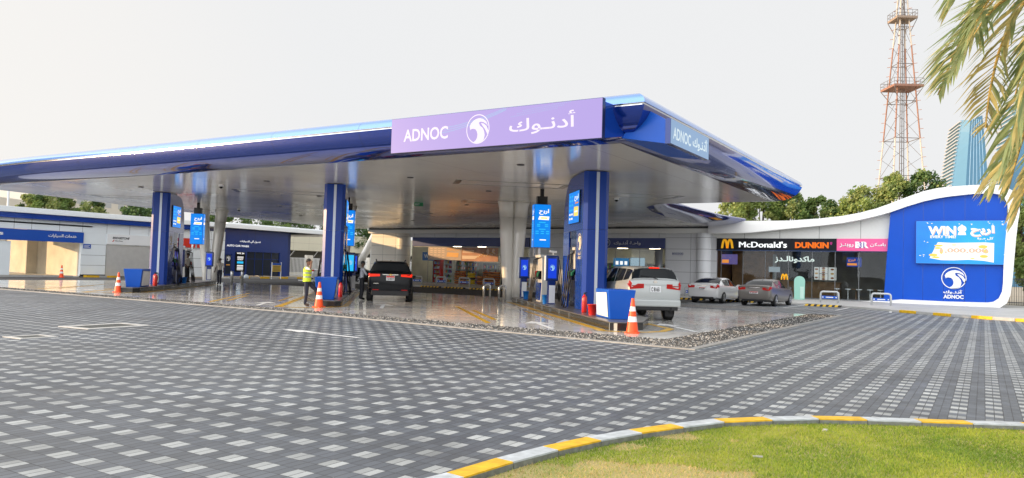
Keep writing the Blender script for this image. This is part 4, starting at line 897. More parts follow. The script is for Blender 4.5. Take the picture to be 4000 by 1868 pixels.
mb = MB(); pnk = emit("screen_pink", (.95, .62, .45), .95)
def W3(body, x0, x1, z0, z1, sl=0.):
    text(mb, body, FD, x0+.03, x1+.03, z0-.05, z1-.05, .008, 1, .05, 0, sl); text(mb, body, FD, x0, x1, z0, z1, .014, 0, .04, 0, sl)
W3("WIN", -3.05, -1.50, 4.60, 5.15); W3(arab("اربح"), -.72, .55, 4.50, 5.18)
text(mb, "EVERY TIME!", FD, -2.92, -1.5, 4.38, 4.56, .010, 0, .03); text(mb, arab("كل مرة") if False else arab("كل مـرة"), FD, -.35, .5, 4.27, 4.46, .010, 0, .03)
mb.poly([FD(-1.17+.24*cos(a), 4.97+.22*sin(a), .01) for a in [i*.3927 for i in range(16)]], 0); mb.poly([FD(-1.4, 4.58, .01), FD(-.95, 4.58, .01), FD(-.98, 4.76, .01), FD(-1.36, 4.76, .01)], 0)
NT_ = [(-2.95, 3.10), (-2.3, 2.98), (-1.6, 2.98), (-.8, 3.03), (0, 2.98), (.52, 2.88), (.54, 4.08), (.1, 4.12), (-.8, 4.10), (-1.7, 4.08), (-2.5, 4.12)]
mb.poly([FD(x, z, .008) for x, z in NT_], 0)
for q in ((-2.45, 3.9, .5, .1), (-2.5, 3.75, .4, .1), (-2.75, 3.3, .5, .16), (-2.6, 3.15, .45, .1), (-.05, 3.85, .5, .18), (0, 3.25, .45, .16), (-.6, 3.1, .25, .06), (-1.6, 3.95, .3, .05), (-2.3, 3.55, .2, .3), (.1, 3.55, .3, .2)): mb.poly([FD(q[0]+q[2]/2*cos(a), q[1]+q[3]/2*sin(a)*1.2, .012) for a in [i*.628 for i in range(10)]], 2)
text(mb, "1,000,000", FD, -2.35, .22, 3.42, 3.75, .016, 1, .03)
R_ = random.Random(9)
for i in range(26):
    x, z = R_.uniform(-3.5, 1.2), R_.choice((R_.uniform(5.2, 5.42), R_.uniform(3.2, 4.4)))
    if -3 < x < .6 and z < 4.2: x = R_.choice((R_.uniform(-3.6, -3.05), R_.uniform(.65, 1.2)))
    mb.box(FD(x, z, .01), (R_.uniform(.04, .1), .004, R_.uniform(.03, .06)), 0, 0)
mb.build("artwork", [scr_white, pnk, scr_yel], pic)
# restaurant glazing and room
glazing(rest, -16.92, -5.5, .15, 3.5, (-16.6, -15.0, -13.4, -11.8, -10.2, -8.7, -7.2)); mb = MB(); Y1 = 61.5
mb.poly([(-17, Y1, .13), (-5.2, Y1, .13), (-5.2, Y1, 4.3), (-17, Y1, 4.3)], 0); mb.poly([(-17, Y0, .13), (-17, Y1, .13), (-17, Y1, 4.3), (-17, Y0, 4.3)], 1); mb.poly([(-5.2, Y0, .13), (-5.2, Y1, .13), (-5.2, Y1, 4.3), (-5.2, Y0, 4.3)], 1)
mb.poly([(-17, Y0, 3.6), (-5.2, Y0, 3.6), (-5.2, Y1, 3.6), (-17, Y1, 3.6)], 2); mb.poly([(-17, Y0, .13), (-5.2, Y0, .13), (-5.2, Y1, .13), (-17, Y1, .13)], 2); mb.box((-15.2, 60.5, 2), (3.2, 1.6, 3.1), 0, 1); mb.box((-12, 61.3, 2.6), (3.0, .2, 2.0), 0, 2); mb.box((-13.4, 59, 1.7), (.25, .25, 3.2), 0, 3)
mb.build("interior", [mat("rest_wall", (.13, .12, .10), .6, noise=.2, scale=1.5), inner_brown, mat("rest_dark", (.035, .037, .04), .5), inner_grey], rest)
mb = MB()
for x in (-16.1, -14.6, -12.9, -11.3, -9.6, -7.9, -6.4):
    for y in (56.9, 58.9): mb.lathe([(.09, 3.57), (.09, 3.595)], (x, y, 0), 12)
mb.build("downlight", lamp_warm, rest)
mb = MB(); slab(mb, FS, -16.95, -5.36, 3.46, 3.52, -.3, .10); mb.build("glass_head", mat("head_blue", (.02, .045, .13), .3), rest)
t = thing("restaurant_sign", "black sign board with golden arches, white and orange lettering", "sign", (0, 0, 0)); mb = MB(); slab(mb, FS, -16.92, -8.60, 3.52, 4.36, -.1, .12); mb.build("board", mat("black_board", (.008, .009, .014), .4, spec=.2), t, bevel=.01)
def arches(mb, fr, cx, z0, w, h, d, mi=0, th=.17):
    for s_ in (-1, 1):
        P = []
        for i in range(17):
            a = i/16*2-1; P.append((cx+s_*w/4+a*w/4*.98, z0+h*(1-abs(a)**2.6)))
        wd = w*th/2
        for i in range(16):
            (x0, y0), (x1, y1) = P[i], P[i+1]; tx, ty = x1-x0, y1-y0; L = sqrt(tx*tx+ty*ty); nx, ny = -ty/L*wd*.5, tx/L*wd*.5
            mb.poly([fr(x0-nx, max(z0, y0-ny), d), fr(x1-nx, max(z0, y1-ny), d), fr(x1+nx, max(z0, y1+ny), d), fr(x0+nx, max(z0, y0+ny), d)][::1], mi)
arch_y = emit("arch_gold", (.85, .42, .02), .35, (.8, .42, .02))
mb = MB(); arches(mb, FS, -16.12, 3.62, .78, .64, .15, 0, .42); mb.build("arches", arch_y, t)
mb = MB(); text(mb, "McDonald's", FS, -15.27, -11.92, 3.70, 4.13, .15, 0, .0); text(mb, "McDonald's", FS, -15.22, -11.87, 3.71, 4.13, .153, 0, .0); text(mb, "McDonald's", FS, -15.245, -11.895, 3.69, 4.12, .156, 0, .0); mb.build("lettering", white_lit, t)
mb = MB(); text(mb, "DUNKIN", FS, -11.33, -9.10, 3.68, 4.10, .15, 0, .05, .04); mb.build("lettering", emit("dunkin_orange", (1., .19, .01), .12, (.8, .15, .01)), t); mb = MB(); text(mb, "'", FS, -9.02, -8.88, 3.93, 4.12, .15, 0, .04, .03); mb.build("apostrophe", emit("dunkin_magenta", (.75, .05, .35), .5), t)
t = thing("ice_cream_sign", "pink sign board with white Arabic lettering left of the blue wall", "sign", (0, 0, 0)); mb = MB(); slab(mb, FS, -8.59, -5.36, 3.52, 4.36, -.1, .13); mb.build("board", mat("pink_board", (.80, .10, .30), .35), t, bevel=.01)
mb = MB(); text(mb, arab("باسكن"), FS, -6.50, -5.55, 3.80, 4.08, .16, 0, .025); text(mb, arab("روبنـز"), FS, -8.40, -7.52, 3.76, 4.06, .16, 0, .025); text(mb, "BR", FS, -7.42, -6.58, 3.72, 4.16, .155, 1, .06); text(mb, "31", FS, -7.18, -6.86, 3.74, 4.12, .162, 2, .02); mb.build("lettering", [white_sign, white_sign, mat("br_violet", (.16, .06, .35), .4)], t)
FI = Fr((0, 56.02, 0), (1, 0, 0), (0, -1, 0))
mb = MB(); text(mb, arab("ماكدونالـدز"), FI, -12.75, -10.05, 2.62, 3.12, .0, 0, .03); tag(mb.build("window_lettering", emit("glass_white", (.85, 1, .95), .8)), "white Arabic lettering across the restaurant glass", "lettering")
mb = MB(); arches(mb, FI, -12.05, 1.42, .42, .40, 0, 0, .42); tag(mb.build("window_arches", arch_y), "small golden arches on the restaurant door glass", "emblem")
mb = MB()
for (x0, x1, z0, z1) in ((-10.15, -9.85, 1.5, 2.38), (-9.8, -9.27, 1.95, 2.38), (-9.8, -9.27, 1.48, 1.92), (-9.22, -8.70, 1.48, 2.38)):
    slab(mb, FQ, x0, x1, z0, z1, 0, .03, 0)
    for q in range(3): mb.poly([FQ((x0+x1)/2+.12*cos(a), z0+(q+.5)*(z1-z0)/3+.07*sin(a), .034) for a in [i*.7854 for i in range(8)]], 1+q % 2)
tag(mb.build("menu_board", [emit("menu_white", (.85, .88, .85), .55), mat("food_brown", (.25, .08, .03), .5), mat("food_tan", (.5, .28, .08), .5)]), "white food menu posters behind the restaurant glass right of the door", "menu")
mb = MB(); rect(mb, FQ, -16.75, -15.55, 2.45, 3.2, 0, 0); rect(mb, FQ, -16.7, -16.2, 2.55, 2.8, .01, 1); tag(mb.build("menu_screen", [emit("dim_violet_screen", (.16, .12, .34), .7), scr_or]), "violet screen behind the left end of the restaurant glass", "screen")
mb = MB(); rect(mb, FQ, -8.05, -7.1, 2.45, 3.1, 0, 0); text(mb, arab("اربح"), FQ, -7.95, -7.5, 2.8, 3.0, .01, 1, .03); rect(mb, FQ, -8.0, -7.4, 2.55, 2.7, .01, 1); tag(mb.build("menu_screen", [emit("dim_blue_screen", (.02, .05, .3), .8), scr_or]), "blue screen behind the glass under the pink sign", "screen")
mb = MB(); slab(mb, FI, -13.15, -12.35, 1.95, 2.33, 0, .01); tag(mb.build("notice_sheet", emit("notice", (.55, .68, .75), .4)), "pale notice sheet stuck to the restaurant glass", "notice")
# mint board and furniture
mb = MB(); P = [(-.33, .12)]+[(.33, .12), (.35, 1.3)]+[(.35*cos(a), 1.3+.33*sin(a)) for a in [i*pi/8 for i in range(1, 8)]]+[(-.35, 1.3)]; mb.ex([(x-10.55, 53.6, z*1.05) for x, z in P], (0, .09, 0)); mb.ex([(x, 53.585, z) for x, z in ((-10.5, .2), (-10.26, .2), (-10.26, 1.0), (-10.5, 1.0))], (0, .012, 0), 1)
tag(mb.build("standing_board", [mat("mint_board", (.32, .62, .52), .5), mat("mint_pale", (.52, .74, .66), .5)]), "mint green round topped board standing outside the restaurant", "board")
t = thing("bar_stool", "white pedestal stool by the restaurant glass under the pink sign", "stool", (-8.0, 57, .13), 0, "stools inside the restaurant")
MB().lathe([(.2, 0), (.03, .03), (.03, .72), (.2, .74), (.19, .80)], (0, 0, 0), 14).build("pedestal", white_p, t, True)
for x in (-7.3, -6.6, -5.95, -8.7): dup(t, (x, 57, .13))
t = thing("cafe_table", "round topped table inside the restaurant behind the stools", "table", (-7.6, 57.9, .13), 0, "tables inside the restaurant"); MB().lathe([(.25, 0), (.04, .03), (.04, .74), (.45, .75), (.45, .79)], (0, 0, 0), 16).build("pedestal_table", inner_brown, t)
dup(t, (-6.3, 57.9, .13)); dup(t, (-9.3, 58.2, .13))
mb = MB(); mb.box((-11, 59.8, .7), (4.2, .7, 1.15)); mb.box((-11, 59.75, 1.3), (4.4, .85, .06)); tag(mb.build("counter", [inner_brown]), "timber service counter inside the restaurant", "counter")
# parking hoops with plates, wheel stops
def uhoop(x, y, lbl):
    t = thing("parking_hoop", lbl, "parking barrier", (x, y, .12), 0, "white parking hoops along the pavement")
    w, h, r = 1.02, .68, .14; mb = MB(); pts = [(-w/2, 0, 0), (-w/2, 0, h-r)]+[(-w/2+r-r*cos(a), 0, h-r+r*sin(a)) for a in (.5, 1.05, 1.57)]+[(w/2-r+r*sin(a), 0, h-r+r*cos(a)) for a in (0, .5, 1.05, 1.57)]+[(w/2, 0, 0)]
    mb.tube(pts, .055, 12); mb.build("tube", mat("hoop_grey", (.52, .54, .55), .35, .2), t, True)
    mb = MB(); mb.box((0, 0, .34), (w-.12, .03, .17)); o = mb.build("plate", blue_flat, t); mb = MB(); mb.box((0, -.019, .34), (.42, .004, .05)); [mb.box((s_*.38, -.019, .34), (.07, .004, .07)) for s_ in (-1, 1)]; mb.build("plate_print", white_sign, o); return t
HL = ("far left parking hoop, partly behind the black car", "second parking hoop from the black car, below the shop banner", "parking hoop in front of the left firewood stack", "parking hoop in front of the right firewood stack", "parking hoop beside the white saloon's left flank", "parking hoop between the white and grey saloons", "parking hoop in front of the mint board's right", "parking hoop at the foot of the blue feature wall")
uh = uhoop(-40.05, 49.3, HL[0])
for x, l in zip((-37.52, -35.21, -32.85, -16.51, -13.08, -7.95, -5.11), HL[1:]): dup(uh, (x, 49.3, .12), 0, l)
stripe_b = mat("stop_black", (.02, .02, .02), .6)
def wstop(x, y, lbl):
    mb = MB(); n = 12; L = 1.9
    for i in range(n):
        a = -L/2+L*i/n; b = a+L/n; s_ = .06
        mb.loft([[(a, -.09, 0), (a, .09, 0), (a+s_, .06, .11), (a+s_, -.06, .11)], [(b, -.09, 0), (b, .09, 0), (b+s_, .06, .11), (b+s_, -.06, .11)]], i % 2)
    o = mb.build("wheel_stop", [mat("stop_yellow", (.72, .45, .02), .5), stripe_b]); o.location = (x, y, .009); return tag(o, lbl, "wheel stop", "striped wheel stops along the kerb")
ws = None
for x, y, l in ((-36.66, 46.8, "striped wheel stop just right of the black car"), (-34.34, 46.8, "striped wheel stop below the shop banner"), (-31.96, 46.8, "striped wheel stop before the firewood stacks"), (-30.0, 46.8, "striped wheel stop partly behind the right paired column"), (-15.75, 46.6, "striped wheel stop left of the white saloon"), (-12.6, 46.6, "striped wheel stop between the two saloons"), (-7.72, 45.6, "striped wheel stop right of the grey saloon"), (-5.05, 45.4, "striped wheel stop in front of the blue feature wall")):
    if ws is None: ws = wstop(x, y, l)
    else: o = ws.copy(); COL.objects.link(o); o.location = (x, y, .009); o["label"] = l
# things near the right edge
mb = MB(); mb.box((3.2, 62, .9), (.06, .06, 1.8)); 
t = thing("mesh_fence", "dark railing fence under the trees at the right edge", "fence", (0, 0, 0)); mb = MB()
for i in range(60): mb.box((1.6+i*.14, 66, 1.0), (.03, .03, 1.9))
mb.box((5.7, 66, 1.95), (8.6, .05, .06)); mb.box((5.7, 66, .25), (8.6, .05, .06)); mb.build("railing", mat("fence_dark", (.05, .055, .06), .5), t)

# ------------------------------------------------------------------ service building on the left, plane X = -60
FL = Fr((-60, 0, 0), (0, 1, 0), (1, 0, 0))
sv = thing("service_building", "long low white workshop with blue band on the left", "building", (0, 0, 0))
lb_w = mat("workshop_white", (.80, .86, .90), .35, noise=.04, scale=.6)
mb = MB(); slab(mb, FL, 14, 57.5, 4.69, 5.10, -14, .55); mb.build("roof_edge", mat("roof_edge_white", (.82, .87, .90), .35, noise=.03), sv, bevel=.03)
mb = MB(); slab(mb, FL, 14, 43.4, 4.30, 4.685, -.3, .35); mb.build("blue_band", blue, sv)
mb = MB(); slab(mb, FL, 14, 45.5, 3.53, 4.295, -.3, .0)
slab(mb, FL, 32.32, 34.28, .1, 3.525, -.3, 0); slab(mb, FL, 25.9, 27.25, .1, 2.6, -.3, -.0) ; slab(mb, FL, 34.29, 45.5, 2.66, 3.525, -.3, 0.); slab(mb, FL, 40.2, 45.5, .1, 2.655, -.3, 0)
seams(mb, FL, (16, 19, 22, 24.9, 27.4, 28.6, 30.6, 32.35, 34.28, 36.2, 37.9, 40, 42.3), (), 0, 0, 3.53, 4.29, .004, .02, 1); seams(mb, FL, (), (.95, 1.75, 2.6), 32.32, 34.28, 0, 0, .004, .02, 1); seams(mb, FL, (42.2, 44), (.95, 1.75, 2.6, 3.5), 40.2, 45.5, .1, 4.2, .004, .02, 1)
mb.build("cladding", [lb_w, seam_m], sv)
mb = MB(); slab(mb, FL, 32.3, 34.3, .1, .22, 0, .05); mb.build("plinth", isl_dark, sv)
mb = MB(); slab(mb, FL, 34.35, 40.15, .1, 2.64, -.12, -.06)
for i in range(26): slab(mb, FL, 34.35, 40.15, .12+.097*i, .185+.097*i, -.06, -.03)
mb.build("roller_shutter", mat("shutter_grey", (.62, .62, .61), .4, .1, noise=.06, scale=3), sv)
mb = MB(); slab(mb, FL, 24.5, 32.4, 2.68, 3.50, -.05, .12); o = mb.build("sign_board", mat("workshop_sign_blue", (.008, .075, .42), .35), sv)
mb = MB(); text(mb, arab("خدمات السيارات"), FL, 29.76, 31.85, 2.98, 3.28, .13, 0, .03); text(mb, "Auto Services", FL, 22.2, 26.66, 3.02, 3.3, .13, 0, .03); mb.build("lettering", white_sign, o)
# bays: a deep drive-through with light coming in from behind
bay = mat("bay_plaster", (.66, .60, .48), .7, noise=.22, scale=.8)
mb = MB(); mb.ex([(-72, 32.3, .1), (-60.31, 32.3, .1), (-60.31, 32.3, 4.2), (-72, 32.3, 4.2)], (0, .25, 0)); mb.box((-63.5, 29.6, 4.0), (7, 7, .12)); mb.ex([(-66.8, 31.5, .1), (-66.8, 32.29, .1), (-66.8, 32.29, 3.9), (-66.8, 31.5, 3.9)], (.2, 0, 0)); mb.box((-66.7, 27.8, 1.9), (.3, .5, 3.8)); mb.box((-60.7, 26.5, 1.6), (.5, .5, 2.8)); mb.box((-66.8, 29, 3.4), (.2, 3, .9)); mb.build("bay_walls", bay, sv)
mb = MB(); slab(mb, FL, 14, 32.3, .0, .1, -8, -.1); mb.build("bay_floor", cream_p, sv)
mb = MB(); FB2 = Fr((0, 32.29, 0), (1, 0, 0), (0, -1, 0)); text(mb, "PUT", FB2, -66.2, -65.4, 2.75, 3.0, .01, 0, .03); text(mb, "PUT", FB2, -61.6, -60.8, 2.75, 3.0, .01, 0, .03); mb.build("wall_lettering", inner_dark, sv)
t = thing("tyre_shop_sign", "white sign panel with black italic lettering above the roller shutter", "sign", (0, 0, 0)); mb = MB(); slab(mb, FL, 34.32, 40.15, 2.68, 3.50, .005, .06); mb.build("panel", white_p, t)
mb = MB(); text(mb, "BRIDGESTONE", FL, 34.75, 36.15, 3.12, 3.30, .07, 0, .03, 0, .25); text(mb, "First Stop", FL, 34.95, 35.6, 2.9, 3.03, .07, 0, .01, 0, .2); mb.build("lettering", black_gl, t); mb = MB(); mb.poly([FL(34.72, 2.88, .07), FL(34.8, 2.88, .07), FL(34.92, 3.05, .07), FL(34.84, 3.05, .07)]); mb.build("swoosh", red_m, t)
t = thing("red_shop_sign", "red sign panel with white M emblem behind the left island", "sign", (0, 0, 0)); mb = MB(); slab(mb, FL, 40.25, 43.3, 2.70, 3.50, .005, .07); mb.build("panel", mat("sign_red", (.62, .035, .02), .35), t)
mb = MB(); P = [(40.42, 2.96), (40.42, 3.42), (40.62, 3.2), (40.78, 3.02), (40.94, 3.2), (41.14, 3.42), (41.14, 2.96), (41.0, 2.96), (41.0, 3.15), (40.78, 2.90), (40.56, 3.15), (40.56, 2.96)]; mb.poly([FL(y, z, .075) for y, z in P][::-1]); text(mb, "AL MASAOOD", FL, 40.42, 41.14, 2.76, 2.82, .075, 0, .01); mb.build("emblem", white_sign, t)
mb = MB(); slab(mb, FL, 32.45, 33.05, 2.27, 2.62, .005, .03); o = mb.build("notice_plate", mat("workshop_sign_blue", (0, 0, 0))); tag(o, "small blue notice plate on the white workshop wall", "notice"); mb = MB(); [rect(mb, FL, 32.5, 32.98-.1*(i % 2), 2.33+.08*i, 2.36+.08*i, .034) for i in range(3)]; mb.build("print", white_sign, o)
# car wash
FCW = Fr((-60.2, 0, 0), (0, 1, 0), (1, 0, 0))
cw = thing("car_wash", "navy clad car wash building with white lettering", "car wash", (0, 0, 0))
mb = MB(); slab(mb, FCW, 45.52, 48.2, .2, 4.68, -8, 0); slab(mb, FCW, 48.21, 52.2, 2.55, 4.68, -8, 0); slab(mb, FCW, 52.21, 53.2, .2, 4.68, -8, -.01); slab(mb, FCW, 53.21, 54.6, .2, 4.68, -8, -1.2); seams(mb, FCW, (47.3, 49.1, 51), (), 0, 0, 2.56, 4.67, .004, .015, 1)
mb.build("cladding", [mat("wash_navy", (.009, .035, .20), .35, .0, noise=.08, scale=.6), seam_m], cw)
mb = MB(); slab(mb, FCW, 45.5, 62, 4.69, 5.2, -9, .5); mb.build("roof_edge", MATS["roof_edge_white"], cw, bevel=.03)
mb = MB(); rect(mb, FCW, 48.2, 52.2, .25, 2.55, -.12); g = mb.build("window", mat("wash_glass", (.015, .022, .04), .08, 0, spec=.3), cw); mb = MB(); [slab(mb, FCW, y-.025, y+.025, .2, 2.55, -.14, -.08) for y in (48.2, 49.2, 50.2, 51.2, 52.2)]; slab(mb, FCW, 48.2, 52.2, 1.85, 1.9, -.14, -.08); mb.build("frame", blue_dark, g)
mb = MB(); text(mb, arab("غسيل آلي للسيارات"), FCW, 47.3, 49.75, 3.38, 3.66, .02, 0, .03); text(mb, "AUTO CAR WASH", FCW, 45.85, 48.35, 2.98, 3.17, .02, 0, .035); mb.build("lettering", white_lit, cw)
t = thing("price_screen", "tall dark price screen with white text on the car wash wall", "screen", (0, 0, 0)); mb = MB(); slab(mb, FCW, 46.85, 47.95, .62, 2.5, .004, .06); mb.build("casing", black_gl, t)
mb = MB(); text(mb, "WE 24", FCW, 46.97, 47.82, 2.3, 2.44, .065, 0, .03); text(mb, "GOLD", FCW, 47.08, 47.7, 1.72, 1.85, .065, 0, .03); [rect(mb, FCW, 47.05, 47.75, z, z+.05, .065, 0) for z in (1.9, 2.0, 1.2, 1.12, .98, .9, .78)]; rect(mb, FCW, 47.05, 47.75, 1.4, 1.6, .065, 1); mb.build("print", [scr_white, scr_cyan], t)
mb = MB(); slab(mb, FCW, 45.62, 46.5, .25, 2.3, .004, .05); d_ = mb.build("door", blue_dark, cw); mb = MB(); slab(mb, FCW, 45.75, 46.35, .4, 2.2, .05, .055); g_ = mb.build("glass_pane", mat("wash_glass", (0, 0, 0)), d_); mb = MB(); falcon(mb, FCW, 46.05, 1.85, .24, .24, .06); rect(mb, FCW, 45.85, 46.25, 1.2, 1.3, .06, 1); mb.build("emblem", [white_sign, gold], cw)
mb = MB()
for i in range(8): mb.box((-58.9, 45.8+1.15*i, .09), (.3, 1.1, .18), 0, i % 2)
struct(mb.build("painted_kerb", [MATS["kerb_concrete"], yellow_paint])); mb = MB(); mb.box((-59.5, 50, .05), (1.0, 9.6, .12)); struct(mb.build("pavement", sidew))
t = thing("notice_stand", "yellow and blue notice board on white legs before the car wash", "notice board", (-57.6, 49.6, .0), 0); FB = Fr((0, 0, 0), (0, 1, 0), (1, 0, 0))
mb = MB(); [mb.box((0, y, .8), (.06, .06, 1.6)) for y in (-.55, .55)]; mb.build("legs", white_p, t); mb = MB(); slab(mb, FB, -.52, .52, .72, 1.55, 0, .03, 0); slab(mb, FB, -.52, .52, 1.34, 1.54, .03, .035, 1); [rect(mb, FB, -.4, .4, .82+.12*i, .86+.12*i, .034, 2) for i in range(4)]; mb.build("panel", [mat("notice_yellow", (.62, .42, .06), .5), blue_flat, inner_dark], t)
mb = MB(); mb.loft([[(-58.2+r*cos(a)*.5, 46.6+r*sin(a), .02+z) for a in [i*.785 for i in range(8)]] for r, z in ((.28, 0), (.34, .12), (.24, .3), (.06, .38))]); tag(mb.build("plastic_bag", mat("bag_pale", (.55, .62, .68), .4)), "pale plastic bag lying on the kerb by the car wash", "bag")
mb = MB(); mb.box((-59.6, 33.0, .07), (.5, 1.0, .16), 0, 0); mb.box((-59.6, 34.6, .07), (.5, 1.0, .16), 0, 0); mb.box((-59.6, 33.8, .07), (.5, .58, .16), 0, 1); mb.box((-59.6, 28.5, .07), (.4, 6.0, .14), 0, 1); struct(mb.build("painted_kerb", [yellow_paint, MATS["kerb_concrete"]]))
# boundary building behind
FBG = Fr((-75, 0, 0), (0, 1, 0), (1, 0, 0))
bgb = thing("boundary_building", "cream panelled building beyond the white railings", "building", (0, 0, 0)); mb = MB(); slab(mb, FBG, 60, 96, 3.25, 5.6, -6, 0); slab(mb, FBG, 60, 96, 0, .4, -6, 0); slab(mb, FBG, 60, 96, .4, 3.2, -6, -2.5, 1); seams(mb, FBG, [62+2.6*i for i in range(13)], (4.2,), 60, 96, 3.25, 5.6, .004, .03, 2); mb.build("wall", [mat("boundary_cream", (.66, .63, .50), .6, noise=.05, scale=.4), mat("boundary_shade", (.10, .10, .09), .7), mat("boundary_seam", (.42, .40, .33), .6)], bgb)
for i in range(8): mb = MB(); mb.ex([(-74.9, 62+4*i, 2.0), (-74.9, 62.1+4*i, 2.0), (-74.9, 63.3+4*i, 3.2), (-74.9, 63.2+4*i, 3.2)], (.06, 0, 0)); mb.build("brace", steel, bgb)
fn = thing("picket_fence", "white upright railing fence beyond the car wash", "fence", (0, 0, 0)); mb = MB()
for i in range(170): mb.box((-70, 58+i*.21, 1.15), (.03, .09, 2.2))
mb.box((-70, 76, 2.2), (.05, 36, .06)); mb.box((-70, 76, .2), (.05, 36, .06)); mb.build("pickets", white_p, fn); 
for i in range(11): mb = MB(); mb.box((-70, 58+3.6*i, 1.3), (.5, .9, 2.6)); mb.build("pier", cream_p, fn)
def lamp_post(x, y, h, lbl):
    t = thing("lamp_post", lbl, "lamp post", (x, y, 0), 0, "grey lamp posts behind the buildings"); mb = MB(); mb.tube([(0, 0, 0), (0, 0, h)], [.11, .07], 12); mb.build("pole", mat("post_grey", (.55, .57, .58), .4, .3), t, True); mb = MB(); mb.tube([(0, 0, h), (.5, -.3, h+.15), (1.0, -.6, h+.1)], [.05, .045, .06], 8); mb.box((1.2, -.7, h+.1), (.5, .2, .08)); mb.build("arm", MATS["post_grey"], t)
lamp_post(-64.2, 69.9, 8.8, "grey lamp post seen left of the middle pylon"); lamp_post(-68, 30.5, 8.5, "grey lamp post at the far left beside the open bay"); lamp_post(-66, 82, 6, "slim lamp post in front of the cream building")
# far pale blocks
for (x, y, w, d, h, lbl) in ((-210, 112, 60, 20, 23, "pale sunlit block far behind the left trees"), (-150, 62, 14, 12, 11.5, "pale low block at the far left edge")):
    b_ = thing("distant_block", lbl, "building", (x, y, 0), .5); mb = MB(); mb.box((0, 0, h/2), (d, w, h)); mb.build("walls", mat("far_wall", (.70, .66, .58), .7), b_); mb = MB(); [mb.box((d/2, -w/2+(i+.5)*w/10, h*.2+j*h*.25), (.1, w/22, h*.1)) for i in range(10) for j in range(3)]; mb.build("windows", mat("far_window", (.45, .47, .48), .4), b_)
# unseen block added at left to keep low sun off the shop fronts
ob = thing("unseen_sun_blocker", "tall plain block added outside the view to shade the shop fronts", "building", (-92, -.3, 0)); mb = MB(); mb.box((0, 0, 15), (12, 13.5, 30)); mb.build("walls", mat("blocker_wall", (.5, .48, .44), .6), ob); mb = MB(); [mb.box((6.03, -5.6+2.2*i, 2+3*j), (.1, 1.4, 1.7)) for i in range(6) for j in range(9)]; mb.build("windows", car_glass, ob)
